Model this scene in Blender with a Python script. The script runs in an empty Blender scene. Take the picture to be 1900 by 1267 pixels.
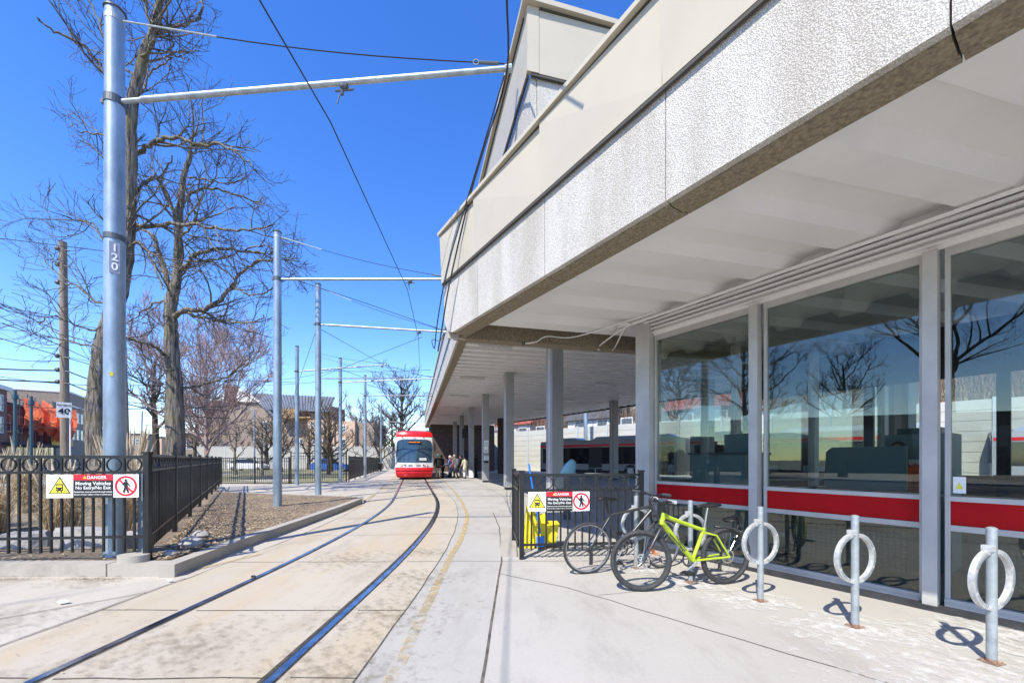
import bpy, bmesh, math, random
from mathutils import Vector, Matrix
from math import radians as R, sin, cos, pi, sqrt
SC = bpy.context.scene
COL = SC.collection
random.seed(7)
# ---------------------------------------------------------------- camera
H = 1.40                                   # eye height, metres
F = 740.0                                  # focal length in photo pixels (1900 wide)
cd = bpy.data.cameras.new('camera'); cam = bpy.data.objects.new('camera', cd); COL.objects.link(cam)
cam.location = (0, 0, H); cam.rotation_euler = (R(90), 0, 0)
cd.sensor_width = 36; cd.lens = 36*F/1900; cd.shift_y = 218.5/1900
cd.clip_start = 0.05; cd.clip_end = 3000
SC.camera = cam
# ---------------------------------------------------------------- sky and sun
SUN_EL, SUN_AZ = 50.0, 210.0               # compass azimuth of the sun, +Y = 0, clockwise
w = bpy.data.worlds.new('World'); SC.world = w; w.use_nodes = True
nt = w.node_tree; bg = nt.nodes['Background']
sky = nt.nodes.new('ShaderNodeTexSky'); sky.sky_type = 'NISHITA'; sky.sun_disc = False
sky.sun_elevation = R(SUN_EL); sky.sun_rotation = R(SUN_AZ)
sky.air_density = 1.0; sky.dust_density = 0.1; sky.ozone_density = 3.0; sky.altitude = 100
hs = nt.nodes.new('ShaderNodeHueSaturation'); hs.inputs['Saturation'].default_value = 1.30; hs.inputs['Value'].default_value = 1.18
hs.inputs['Hue'].default_value = 0.515
nt.links.new(sky.outputs[0], hs.inputs['Color']); nt.links.new(hs.outputs[0], bg.inputs['Color'])
bg.inputs['Strength'].default_value = 0.15
sd = bpy.data.lights.new('sun', 'SUN'); sun = bpy.data.objects.new('sun', sd); COL.objects.link(sun)
sd.energy = 3.9; sd.angle = R(0.5); sd.color = (1, .94, .81)
az, el = R(SUN_AZ), R(SUN_EL)
sdir = Vector((sin(az)*cos(el), cos(az)*cos(el), sin(el)))
sun.rotation_euler = sdir.to_track_quat('Z', 'Y').to_euler(); sun.location = (-20, -30, 40)
SC.view_settings.view_transform = 'Standard'; SC.view_settings.look = 'None'
SC.view_settings.exposure = 0.93; SC.view_settings.gamma = 1.0
SC.cycles.max_bounces = 8; SC.cycles.diffuse_bounces = 4; SC.cycles.transparent_max_bounces = 16
SC.cycles.use_denoising = True
# ---------------------------------------------------------------- directions of the place
A1, A2 = R(33.73), R(13.9)                 # booth axis and platform axis, turned left from +Y
d1 = Vector((-sin(A1), cos(A1), 0)); n1 = Vector((cos(A1), sin(A1), 0))
d2 = Vector((-sin(A2), cos(A2), 0)); n2 = Vector((cos(A2), sin(A2), 0))
UP = Vector((0, 0, 1))
def V(*a): return Vector(a)
def at(px, py, Y):                         # real point seen at that pixel of the photo at distance Y
    return Vector(((px-950)/F*Y, Y, H+(852-py)/F*Y))
# ---------------------------------------------------------------- mesh helpers
class MB:
    def __init__(s): s.v = []; s.f = []
    def add(s, vs, fs):
        b = len(s.v); s.v += [Vector(p) for p in vs]; s.f += [tuple(i+b for i in f) for f in fs]; return s
    def box(s, x0, y0, z0, x1, y1, z1):
        return s.add([(x0,y0,z0),(x1,y0,z0),(x1,y1,z0),(x0,y1,z0),(x0,y0,z1),(x1,y0,z1),(x1,y1,z1),(x0,y1,z1)],
                     [(3,2,1,0),(4,5,6,7),(0,1,5,4),(1,2,6,5),(2,3,7,6),(3,0,4,7)])
    def obox(s, c, a, la, b, lb, z0, z1):  # box about ground point c, half lengths la along a, lb along b
        c = Vector(c); P = [c-a*la-b*lb, c+a*la-b*lb, c+a*la+b*lb, c-a*la+b*lb]
        return s.prism(P, z0, z1)
    def prism(s, poly, z0, z1):
        n = len(poly); P = [Vector((p[0], p[1], 0)) for p in poly]
        ar = sum(P[i].x*P[(i+1)%n].y-P[(i+1)%n].x*P[i].y for i in range(n))
        if ar < 0: P.reverse()
        vs = [p+UP*z0 for p in P]+[p+UP*z1 for p in P]
        fs = [tuple(reversed(range(n))), tuple(range(n, 2*n))]+[(i, (i+1)%n, n+(i+1)%n, n+i) for i in range(n)]
        return s.add(vs, fs)
    def extr(s, pts, vec):                 # planar polygon extruded along vec
        n = len(pts); vec = Vector(vec); P = [Vector(p) for p in pts]
        nn = Vector((0,0,0))
        for i in range(n): nn += P[i].cross(P[(i+1)%n])
        if nn.dot(vec) < 0: P.reverse()
        fs = [tuple(reversed(range(n))), tuple(range(n, 2*n))]+[(i, (i+1)%n, n+(i+1)%n, n+i) for i in range(n)]
        return s.add(P+[p+vec for p in P], fs)
    def beam(s, p0, p1, wd, ht, up=UP):
        p0, p1 = Vector(p0), Vector(p1); t = (p1-p0).normalized(); a = t.cross(up)
        if a.length < 1e-4: a = t.cross(Vector((1,0,0)))
        a.normalize(); b = a.cross(t).normalized(); a = a*wd/2; b = b*ht/2
        return s.extr([p0-a-b, p0+a-b, p0+a+b, p0-a+b], p1-p0)
    def tube(s, pts, r, n=8, cap=True, closed=False):
        pts = [Vector(p) for p in pts]; m = len(pts)
        rs = r if isinstance(r, (list, tuple)) else [r]*m
        b0 = len(s.v); ref = None
        for i, p in enumerate(pts):
            if closed: t = pts[(i+1)%m]-pts[(i-1)%m]
            else: t = pts[min(i+1, m-1)]-pts[max(i-1, 0)]
            t = t.normalized() if t.length > 1e-9 else Vector((0,0,1))
            if ref is None:
                ref = t.cross(UP)
                if ref.length < .05: ref = t.cross(Vector((1,0,0)))
            ref = (ref-t*ref.dot(t)); ref = ref.normalized() if ref.length > 1e-6 else t.orthogonal().normalized()
            bb = t.cross(ref)
            for k in range(n):
                a = 2*pi*k/n; s.v.append(p+(ref*cos(a)+bb*sin(a))*rs[i])
        for i in range(m if closed else m-1):
            j = (i+1) % m
            for k in range(n):
                k2 = (k+1)%n; s.f.append((b0+i*n+k, b0+i*n+k2, b0+j*n+k2, b0+j*n+k))
        if cap and not closed:
            s.f.append(tuple(b0+k for k in reversed(range(n)))); s.f.append(tuple(b0+(m-1)*n+k for k in range(n)))
        return s
    def cyl(s, p, r, h, n=16, r2=None): return s.tube([Vector(p), Vector(p)+UP*h], [r, r if r2 is None else r2], n)
    def rod(s, p0, p1, r, n=6): return s.tube([p0, p1], r, n)
    def ring(s, c, u, v, R0, r, n=32, m=8): return s.tube([Vector(c)+(u*cos(2*pi*k/n)+v*sin(2*pi*k/n))*R0 for k in range(n)], r, m, closed=True)
    def flatring(s, c, u, v, ro, ri, th, n=40):    # band with rectangular section, plane u,v
        c = Vector(c); nn = u.cross(v).normalized()*th/2; b = len(s.v)
        for k in range(n):
            e = u*cos(2*pi*k/n)+v*sin(2*pi*k/n)
            s.v += [c+e*ro-nn, c+e*ro+nn, c+e*ri+nn, c+e*ri-nn]
        for k in range(n):
            j = (k+1)%n
            for q in range(4): s.f.append((b+k*4+q, b+j*4+q, b+j*4+(q+1)%4, b+k*4+(q+1)%4))
        return s
    def disc(s, c, u, v, r, n=24): return s.add([Vector(c)+(u*cos(2*pi*k/n)+v*sin(2*pi*k/n))*r for k in range(n)], [tuple(range(n))])
    def ribbon(s, pts, o0, o1, z, z2=None):        # flat strip between offsets o0,o1 (to the right of travel)
        L = offs(pts, o0); Rr = offs(pts, o1); n = len(pts); b = len(s.v)
        if z2 is None:
            for a, c in zip(L, Rr): s.v += [Vector((a.x, a.y, z)), Vector((c.x, c.y, z))]
            for i in range(n-1): s.f.append((b+2*i, b+2*i+1, b+2*i+3, b+2*i+2))
        else:
            for a, c in zip(L, Rr): s.v += [Vector((a.x,a.y,z)), Vector((c.x,c.y,z)), Vector((c.x,c.y,z2)), Vector((a.x,a.y,z2))]
            for i in range(n-1):
                for q in range(4): s.f.append((b+4*i+q, b+4*i+4+q, b+4*i+4+(q+1)%4, b+4*i+(q+1)%4))
            s.f.append((b, b+1, b+2, b+3)); e = b+4*(n-1); s.f.append((e+3, e+2, e+1, e))
        return s
    def loft(s, rings, cap=True):
        n = len(rings[0]); b = len(s.v)
        for r in rings: s.v += [Vector(p) for p in r]
        for i in range(len(rings)-1):
            for k in range(n): s.f.append((b+i*n+k, b+i*n+(k+1)%n, b+(i+1)*n+(k+1)%n, b+(i+1)*n+k))
        if cap:
            s.f.append(tuple(b+k for k in reversed(range(n)))); s.f.append(tuple(b+(len(rings)-1)*n+k for k in range(n)))
        return s
    def ell(s, c, rx, ry, rz, n=12, m=8):
        c = Vector(c); rings = []
        for i in range(m+1):
            a = -pi/2+pi*i/m; rr = max(cos(a), .02)
            rings.append([c+Vector((rx*rr*cos(2*pi*k/n), ry*rr*sin(2*pi*k/n), rz*sin(a))) for k in range(n)])
        return s.loft(rings)
    def build(s, name, m, parent=None, smooth=False, loc=None, local=False, fix=True):
        me = bpy.data.meshes.new(name); o = bpy.data.objects.new(name, me); COL.objects.link(o)
        vs = s.v
        if parent is not None:
            o.parent = parent
            if not local:
                Mi = frame(parent).inverted(); vs = [Mi @ v for v in vs]
        elif not local:
            if loc is None:
                if vs:
                    xs = [v.x for v in vs]; ys = [v.y for v in vs]; loc = Vector(((min(xs)+max(xs))/2, (min(ys)+max(ys))/2, min(v.z for v in vs)))
                else: loc = Vector((0,0,0))
            loc = Vector(loc); o.location = loc; vs = [v-loc for v in vs]
        me.from_pydata([tuple(v) for v in vs], [], s.f)
        if fix:
            bm = bmesh.new(); bm.from_mesh(me); bmesh.ops.recalc_face_normals(bm, faces=bm.faces); bm.to_mesh(me); bm.free()
        if smooth is True: me.polygons.foreach_set('use_smooth', [True]*len(me.polygons))
        elif smooth:
            me.polygons.foreach_set('use_smooth', [True]*len(me.polygons)); me.set_sharp_from_angle(angle=R(smooth))
        if m is not None: me.materials.append(m)
        me.update(); return o
def frame(o):
    while o.parent: o = o.parent
    return Matrix.Translation(o.location) @ Matrix.Rotation(o.rotation_euler.z, 4, 'Z')
def offs(pts, d):
    out = []; n = len(pts)
    for i in range(n):
        t = Vector(pts[min(i+1, n-1)])-Vector(pts[max(i-1, 0)]); t.z = 0; t.normalize()
        out.append(Vector((pts[i][0]+t.y*d, pts[i][1]-t.x*d, 0)))
    return out
def tag(o, label=None, cat=None, group=None, kind=None):
    if label: o['label'] = label
    if cat: o['category'] = cat
    if group: o['group'] = group
    if kind: o['kind'] = kind
    return o
def thing(name, label, cat, loc=(0,0,0), rz=0, group=None):
    o = bpy.data.objects.new(name, None); COL.objects.link(o); o.location = loc; o.rotation_euler = (0,0,rz)
    o.empty_display_size = .2
    return tag(o, label, cat, group)
def copy_tree(o, parent=None):
    c = o.copy(); COL.objects.link(c); c.parent = parent
    for ch in [k for k in bpy.data.objects if k.parent == o]: copy_tree(ch, c)
    return c
def kids(o): return list(o.children)
def isect(p, a, q, b):                     # lines p+ta, q+sb in plan
    den = a.x*b.y-a.y*b.x; t = ((q.x-p.x)*b.y-(q.y-p.y)*b.x)/den
    return Vector((p.x+a.x*t, p.y+a.y*t, 0))
def smooth_path(P, k=6):                   # Catmull-Rom
    P = [Vector(p) for p in P]; out = []
    for i in range(len(P)-1):
        a, b, c, d = P[max(i-1,0)], P[i], P[i+1], P[min(i+2,len(P)-1)]
        for j in range(k):
            t = j/k; out.append(.5*((2*b)+(c-a)*t+(2*a-5*b+4*c-d)*t*t+(3*b-a-3*c+d)*t**3))
    out.append(P[-1]); return out
# ---------------------------------------------------------------- materials
MAT = {}
def mat(name, col, rough=.6, metal=0, var=0, vscale=3, col2=None, bump=0, bscale=60, spec=.5, coord='Object', detail=6, emit=None, stretch=None, bd=.01):
    m = bpy.data.materials.new(name); m.use_nodes = True; N = m.node_tree.nodes; L = m.node_tree.links; b = N['Principled BSDF']
    b.inputs['Base Color'].default_value = (*col, 1); b.inputs['Roughness'].default_value = rough; b.inputs['Metallic'].default_value = metal
    b.inputs['Specular IOR Level'].default_value = spec
    if var or bump or col2:
        tc = N.new('ShaderNodeTexCoord'); src = tc.outputs[coord]
        if coord == 'World': pass
        if stretch:
            mp = N.new('ShaderNodeMapping'); mp.inputs['Scale'].default_value = stretch; L.new(src, mp.inputs[0]); src = mp.outputs[0]
    if var or col2:
        n = N.new('ShaderNodeTexNoise'); n.inputs['Scale'].default_value = vscale; n.inputs['Detail'].default_value = detail; n.inputs['Roughness'].default_value = .62
        L.new(src, n.inputs['Vector'])
        r = N.new('ShaderNodeValToRGB'); e = r.color_ramp.elements
        if col2 is None: c0 = tuple(max(c*(1-var), 0) for c in col); c1 = tuple(min(c*(1+var), 1) for c in col)
        else: c0 = col; c1 = col2
        e[0].position = .36; e[0].color = (*c0, 1); e[1].position = .64; e[1].color = (*c1, 1)
        L.new(n.outputs['Fac'], r.inputs[0]); L.new(r.outputs[0], b.inputs['Base Color'])
    if bump:
        n2_ = N.new('ShaderNodeTexNoise'); n2_.inputs['Scale'].default_value = bscale; n2_.inputs['Detail'].default_value = 4; L.new(src, n2_.inputs['Vector'])
        bp = N.new('ShaderNodeBump'); bp.inputs['Strength'].default_value = bump; bp.inputs['Distance'].default_value = bd
        L.new(n2_.outputs['Fac'], bp.inputs['Height']); L.new(bp.outputs[0], b.inputs['Normal'])
    if emit:
        b.inputs['Emission Color'].default_value = (*emit[:3], 1); b.inputs['Emission Strength'].default_value = emit[3]
    MAT[name] = m; return m
def wpos(m):                               # world position output
    g = m.node_tree.nodes.new('ShaderNodeNewGeometry'); return g.outputs['Position']
def concrete(name, base, dark, light, stain=None, bump=.25, yellow=False):
    m = bpy.data.materials.new(name); m.use_nodes = True; N = m.node_tree.nodes; L = m.node_tree.links; b = N['Principled BSDF']
    b.inputs['Roughness'].default_value = .88; b.inputs['Specular IOR Level'].default_value = .25
    pos = wpos(m)
    def noise(sc, det=5, rough=.6, st=None):
        n = N.new('ShaderNodeTexNoise'); n.inputs['Scale'].default_value = sc; n.inputs['Detail'].default_value = det; n.inputs['Roughness'].default_value = rough
        if st:
            mp = N.new('ShaderNodeMapping'); mp.inputs['Scale'].default_value = st; mp.inputs['Rotation'].default_value = (0,0,R(6)); L.new(pos, mp.inputs[0]); L.new(mp.outputs[0], n.inputs['Vector'])
        else: L.new(pos, n.inputs['Vector'])
        return n.outputs['Fac']
    def ramp(f, a, bq, ca, cb):
        r = N.new('ShaderNodeValToRGB'); r.color_ramp.elements[0].position = a; r.color_ramp.elements[1].position = bq
        r.color_ramp.elements[0].color = (*ca, 1); r.color_ramp.elements[1].color = (*cb, 1); L.new(f, r.inputs[0]); return r.outputs[0]
    def mix(f, a, c, blend='MIX'):
        x = N.new('ShaderNodeMix'); x.data_type = 'RGBA'; x.blend_type = blend
        if isinstance(f, float): x.inputs[0].default_value = f
        else: L.new(f, x.inputs[0])
        for s_, val in ((6, a), (7, c)):
            if isinstance(val, tuple): x.inputs[s_].default_value = (*val, 1)
            else: L.new(val, x.inputs[s_])
        return x.outputs[2]
    c = ramp(noise(.55, 8, .65), .34, .66, base, light)
    c = mix(ramp(noise(2.2, 8, .7, (1, .35, 1)), .5, .72, (0,0,0), (1,1,1)), c, dark)
    c = mix(ramp(noise(38, 3, .6), .35, .75, (.86,)*3, (1.06,)*3), c, c) if False else mix(1.0, c, ramp(noise(45, 4, .7), .3, .7, (.87,.87,.87), (1,1,1)), 'MULTIPLY')
    c = mix(ramp(noise(7, 6, .75), .62, .72, (0,0,0), (.5,.5,.5)), c, tuple(q*.62 for q in base))
    if stain:
        c = mix(ramp(noise(.8, 6, .6, (1.6, .35, 1)), .48, .66, (0,0,0), (.75,.75,.75)), c, stain)
    c = mix(.38, c, base)
    L.new(c, b.inputs['Base Color'])
    bp = N.new('ShaderNodeBump'); bp.inputs['Strength'].default_value = bump; bp.inputs['Distance'].default_value = .01
    L.new(noise(70, 6, .7), bp.inputs['Height']); L.new(bp.outputs[0], b.inputs['Normal'])
    MAT[name] = m; return m
concrete('conc_walk', (.385,.365,.33), (.28,.262,.232), (.46,.44,.40))
concrete('conc_plat', (.365,.35,.315), (.275,.26,.23), (.435,.42,.385))
concrete('conc_track', (.41,.362,.285), (.30,.255,.19), (.48,.43,.355), stain=(.43,.33,.19))
concrete('conc_apron', (.42,.38,.315), (.31,.275,.22), (.50,.46,.395))
concrete('conc_kerb', (.36,.33,.285), (.22,.20,.165), (.45,.42,.37))
concrete('conc_base', (.22,.20,.17), (.14,.13,.11), (.28,.26,.22))
mat('asphalt', (.055,.055,.057), .9, var=.3, vscale=1.5, bump=.3)
mat('joint', (.10,.09,.075), .95, var=.5, vscale=8)
mat('yellow_line', (.53,.37,.12), .9, col2=(.44,.36,.22), vscale=7, detail=10)
mat('rail', (.40,.42,.46), .2, 1, var=.35, vscale=6)
mat('groove', (.03,.028,.026), .8, var=.4, vscale=9)
mat('boot', (.055,.05,.042), .9, var=.5, vscale=12)
mat('galv', (.27,.34,.40), .42, .45, var=.24, vscale=5, bump=.06, bscale=40, stretch=(1,1,.3))
mat('galv_light', (.36,.40,.42), .45, .45, var=.18, vscale=9, bump=.08, bscale=90)
mat('galv_dark', (.10,.11,.12), .5, .6)
mat('cast_alu', (.58,.58,.56), .5, .4, var=.18, vscale=30, bump=.35, bscale=120)
mat('rust', (.16,.08,.05), .9, col2=(.34,.24,.17), vscale=30, bump=.4)
mat('wire', (.015,.015,.017), .6)
mat('black_iron', (.014,.015,.017), .32, .1, var=.3, vscale=15)
mat('white_paint', (.80,.80,.78), .5, var=.03, vscale=4)
mat('soffit', (.78,.765,.73), .42, var=.045, vscale=.8, bump=.05, bscale=8)
mat('column', (.29,.29,.285), .5, var=.06, vscale=2.5)
mat('beige_metal', (.47,.425,.325), .4, .0, var=.03, vscale=1.2)
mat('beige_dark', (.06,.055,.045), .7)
mat('frame_metal', (.47,.46,.44), .4, .2, var=.1, vscale=2)
mat('red_panel', (.40,.006,.008), .45, 0, spec=.12, var=.1, vscale=3)
mat('red_paint', (.62,.012,.018), .28)
mat('white_gloss', (.62,.62,.61), .25)
mat('dark_trim', (.03,.03,.032), .6, var=.3, vscale=8)
mat('lamp_clear', (.8,.8,.78), .15)
mat('brick_brown', (.085,.06,.05), .9, var=.3, vscale=5, bump=.3)
mat('conduit', (.76,.75,.72), .5)
mat('orange', (.80,.16,.03), .5); mat('yellow_plastic', (.78,.62,.02), .4)
mat('sign_yellow', (.80,.72,.05), .5); mat('sign_red', (.60,.015,.03), .5); mat('sign_black', (.012,.012,.014), .5)
mat('blue_plastic', (.02,.20,.72), .4); mat('blue_clear', (.20,.42,.50), .3)
mat('rubber', (.035,.036,.038), .75, var=.25, vscale=20); mat('chrome', (.6,.6,.6), .2, 1); mat('black_plastic', (.012,.012,.013), .4)
mat('bike_green', (.40,.52,.03), .28, var=.08, vscale=6); mat('bike_gray', (.05,.052,.055), .3, .3); mat('alu', (.5,.5,.5), .35, .9)
mat('noise_panel', (.46,.455,.40), .8, var=.06, vscale=.8, bump=.1, bscale=15); mat('noise_post', (.42,.46,.46), .7)
mat('wall_white', (.38,.375,.34), .85, var=.06, vscale=.5)
# rough white pebble-dash
def pebble():
    m = bpy.data.materials.new('pebble'); m.use_nodes = True; N = m.node_tree.nodes; L = m.node_tree.links; b = N['Principled BSDF']
    b.inputs['Roughness'].default_value = .75; pos = wpos(m)
    v = N.new('ShaderNodeTexVoronoi'); v.inputs['Scale'].default_value = 105; L.new(pos, v.inputs['Vector'])
    n = N.new('ShaderNodeTexNoise'); n.inputs['Scale'].default_value = 140; n.inputs['Detail'].default_value = 2; L.new(pos, n.inputs['Vector'])
    a = N.new('ShaderNodeMath'); a.operation = 'SUBTRACT'; L.new(n.outputs['Fac'], a.inputs[0]); L.new(v.outputs['Distance'], a.inputs[1])
    r = N.new('ShaderNodeValToRGB'); r.color_ramp.elements[0].position = -.0; r.color_ramp.elements[0].color = (.40,.38,.34,1); r.color_ramp.elements[1].position = .09; r.color_ramp.elements[1].color = (.62,.595,.55,1)
    L.new(a.outputs[0], r.inputs[0])
    n3 = N.new('ShaderNodeTexNoise'); n3.inputs['Scale'].default_value = 1.6; n3.inputs['Detail'].default_value = 7; mp3 = N.new('ShaderNodeMapping'); mp3.inputs['Scale'].default_value = (2.2,2.2,.35); L.new(pos, mp3.inputs[0]); L.new(mp3.outputs[0], n3.inputs['Vector'])
    r3 = N.new('ShaderNodeValToRGB'); r3.color_ramp.elements[0].position = .3; r3.color_ramp.elements[0].color = (.80,.78,.74,1); r3.color_ramp.elements[1].position = .6; r3.color_ramp.elements[1].color = (1,1,1,1); L.new(n3.outputs['Fac'], r3.inputs[0])
    x = N.new('ShaderNodeMix'); x.data_type = 'RGBA'; x.blend_type = 'MULTIPLY'; x.inputs[0].default_value = 1; L.new(r.outputs[0], x.inputs[6]); L.new(r3.outputs[0], x.inputs[7])
    L.new(x.outputs[2], b.inputs['Base Color'])
    bp = N.new('ShaderNodeBump'); bp.inputs['Strength'].default_value = .6; bp.inputs['Distance'].default_value = .006
    L.new(a.outputs[0], bp.inputs['Height']); L.new(bp.outputs[0], b.inputs['Normal']); MAT['pebble'] = m
pebble()
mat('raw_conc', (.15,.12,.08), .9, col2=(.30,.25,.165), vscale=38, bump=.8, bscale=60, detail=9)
def glass(name, tint, refl=.75, base=.0):
    m = bpy.data.materials.new(name); m.use_nodes = True; N = m.node_tree.nodes; L = m.node_tree.links; N.clear()
    o = N.new('ShaderNodeOutputMaterial'); t = N.new('ShaderNodeBsdfTransparent'); t.inputs[0].default_value = (*tint, 1)
    g = N.new('ShaderNodeBsdfGlossy'); g.inputs['Roughness'].default_value = .005; g.inputs[0].default_value = (.88,.88,.80,1)
    f = N.new('ShaderNodeFresnel'); f.inputs[0].default_value = 1.6
    mt = N.new('ShaderNodeMath'); mt.operation = 'MULTIPLY_ADD'; mt.inputs[1].default_value = refl; mt.inputs[2].default_value = base; L.new(f.outputs[0], mt.inputs[0])
    x = N.new('ShaderNodeMixShader'); L.new(mt.outputs[0], x.inputs[0]); L.new(t.outputs[0], x.inputs[1]); L.new(g.outputs[0], x.inputs[2]); L.new(x.outputs[0], o.inputs[0])
    MAT[name] = m; return m
glass('glass_clear', (.77,.82,.80), .66, .03); glass('glass_dusty', (.71,.77,.75), .58, .045); glass('glass_inner', (.93,.95,.94), .4, .0)
mat('dark_glass', (.012,.016,.02), .06, 0, spec=.9)
mat('glass_blue', (.03,.06,.09), .05, 0, spec=1)
def text(s, size, c, right, up, m, parent=None, name='lettering', th=.0015, bold=0):
    cu = bpy.data.curves.new('t', 'FONT'); cu.body = s; cu.size = size; cu.align_x = 'CENTER'; cu.align_y = 'CENTER'; cu.extrude = th; cu.offset = bold; cu.resolution_u = 3
    t = bpy.data.objects.new('t', cu); COL.objects.link(t); dg = bpy.context.evaluated_depsgraph_get()
    me = bpy.data.meshes.new_from_object(t.evaluated_get(dg)); bpy.data.objects.remove(t)
    nrm = right.cross(up).normalized(); mb = MB()
    for v in me.vertices: mb.v.append(Vector(c)+right*v.co.x+up*v.co.y+nrm*v.co.z)
    mb.f = [tuple(p.vertices) for p in me.polygons]
    return mb.build(name, m, parent, fix=False)
def clipu(poly, s, o, du, dv):             # extent along du of convex polygon at dv coordinate s
    us = []; n = len(poly)
    for i in range(n):
        a, b = poly[i]-o, poly[(i+1)%n]-o; sa, sb = a.dot(dv)-s, b.dot(dv)-s
        if sa*sb <= 0 and abs(sa-sb) > 1e-9:
            t = sa/(sa-sb); p = a+(b-a)*t; us.append(p.dot(du))
    return (min(us), max(us)) if len(us) > 1 else None
def deck(poly, z, pitch, depth, s0, s1, du, dv, low=.42, slope=.18, start=0):
    """ribbed metal soffit: trapezoid flutes across dv"""
    mb = MB(); O = Vector((0,0,0)); prof = []; k = s0+start
    prof.append((s0, z))
    while k < s1:
        for ds, zz in ((0, z), (pitch*low, z), (pitch*(low+slope), z+depth), (pitch*(1-slope), z+depth)): prof.append((k+ds, zz))
        k += pitch
    prof = [p for p in prof if s0 <= p[0] <= s1]
    last = None
    for s_, zz in prof:
        u = clipu(poly, s_, O, du, dv)
        if u is None: last = None; continue
        a = du*u[0]+dv*s_+UP*zz; b = du*u[1]+dv*s_+UP*zz; i = len(mb.v); mb.v += [a, b]
        if last is not None: mb.f.append((last, last+1, i+1, i))
        last = i
    return mb
# ================================================================ GROUND
ground = tag(MB().add([(-900,-300,-.03),(900,-300,-.03),(900,1500,-.03),(-900,1500,-.03)], [(0,1,2,3)]).build('ground', MAT['conc_base'], loc=(0,0,-.03)), kind='structure')
# track centre line: straight, then a 41.6 m curve to the left, then along the platform
TC = [V(-2.27, y, 0) for y in (-12, -6, -3, 0, 1.5, 3)]
y0 = 4.4; Rr = 41.6
for k in range(0, 15):
    a = A2*k/14; TC.append(V(-2.27-Rr*(1-cos(a)), y0+Rr*sin(a), 0))
pe = TC[-1]
for k in (3, 7, 12, 18, 26, 36, 46): TC.append(pe+d2*k)
def mb_ribbon(o0, o1, z, pts=TC): return MB().ribbon(pts, o0, o1, z)
tag(MB().add([(-60,-14,-.004),(60,-14,-.004),(60,75,-.004),(-60,75,-.004)], [(0,1,2,3)]).build('concrete_apron', MAT['conc_apron'], loc=(0,0,-.004)), kind='structure')
tag(mb_ribbon(-1.55, 1.28, .0).build('track_slab', MAT['conc_track'], loc=(0,0,0)), kind='structure')
plat = [V(p.x, p.y, 0) for p in offs(TC, 1.28)]
bx = [V(-.18,-14,0), V(-.18,7,0), V(-.4,10,0), V(-.4,10,0)+d2*45]
mb = MB(); L_ = plat; n = len(L_)
mb.add([*L_, V(-.19,-12,0), V(-.19,8.2,0), V(14,11.5,0), V(30,20,0), V(30,70,0), V(-12,70,0)], [tuple(list(range(n))+[n+5,n+4,n+3,n+2,n+1,n])])
tag(mb.build('platform_pavement', MAT['conc_plat'], loc=(0,0,0)), kind='structure')
tag(MB().add([(-.19,-14,0),(40,-14,0),(40,20,0),(30,20,0),(14,11.5,0),(-.19,8.2,0)], [(0,1,2,3,4,5)]).build('sidewalk', MAT['conc_walk'], loc=(0,0,0)), kind='structure')
# saw-cut joints and cracks
jb = MB(); rj = random.Random(3)
def crack(P, wd=.012, z=.0045, jit=.012, seg=.25, b=None):
    b = jb if b is None else b; pts = []
    for i in range(len(P)-1):
        a, c = Vector(P[i]), Vector(P[i+1]); m = max(1, int((c-a).length/seg))
        for j in range(m):
            q = a.lerp(c, j/m); pts.append(q+Vector((rj.uniform(-jit, jit), rj.uniform(-jit, jit), 0)))
    pts.append(Vector(P[-1])); b.ribbon(pts, -wd/2, wd/2, z)
for yy in (-1.2, 2.55, 3.7, 5.45, 7.4, 9.6, 12.2, 15.4, 19.2, 23.5, 28, 33):
    # across the track slab
    i = min(range(len(TC)), key=lambda k: abs(TC[k].y-yy)); t = (TC[min(i+1,len(TC)-1)]-TC[i-1]).normalized(); c = TC[i]+t*((yy-TC[i].y)/t.y); nn = V(t.y, -t.x, 0)
    crack([c-nn*1.55, c-nn*.83], .011); crack([c-nn*.66, c+nn*.68], .011); crack([c+nn*.84, c+nn*1.28], .01)
    if yy > 5: crack([c+nn*1.3, c+nn*(1.3+ (2.2 if yy<9 else 7))], .009)
for o in (-1.55, 1.28): 
    q = [p for p in offs(TC, o)]; crack(q, .012, seg=.3)
for P in ([(-.19,-3,0),(-.19,2,0),(-.17,4,0),(-.14,5.45,0),(-.26,8.2,0),(-.5,10.5,0)],): crack(P, .02, jit=.006)
crack([(-.17,4.9,0),(.6,4.35,0),(1.35,3.55,0),(2.2,2.65,0),(3.5,1.4,0)], .009)
crack([(-.17,2.3,0),(1.1,2.35,0),(2.1,2.3,0),(3.3,2.25,0)], .007, jit=.02)
crack([(.9,4.1,0),(2.4,4.55,0)], .006); crack([(-8,3.1,0),(-4.6,3.4,0),(-3.85,4.2,0)], .012); crack([(-9,4.1,0),(-6.2,2.9,0),(-3.9,2.6,0)], .008, jit=.03)
crack([(-3.85,-3,0),(-3.85,2.5,0),(-3.85,4.7,0)], .012); crack([(-6.4,4.7,0),(-5.6,3.4,0),(-4.6,2.3,0),(-3.85,1.9,0)], .012)
crack([(-14,1.9,0),(-3.9,2.0,0)], .01); crack([(0,7.2,0),(.3,9.5,0),(1.2,12,0)], .008)
tag(jb.build('pavement_joints', MAT['joint'], loc=(0,0,.004), fix=False), kind='structure')
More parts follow.
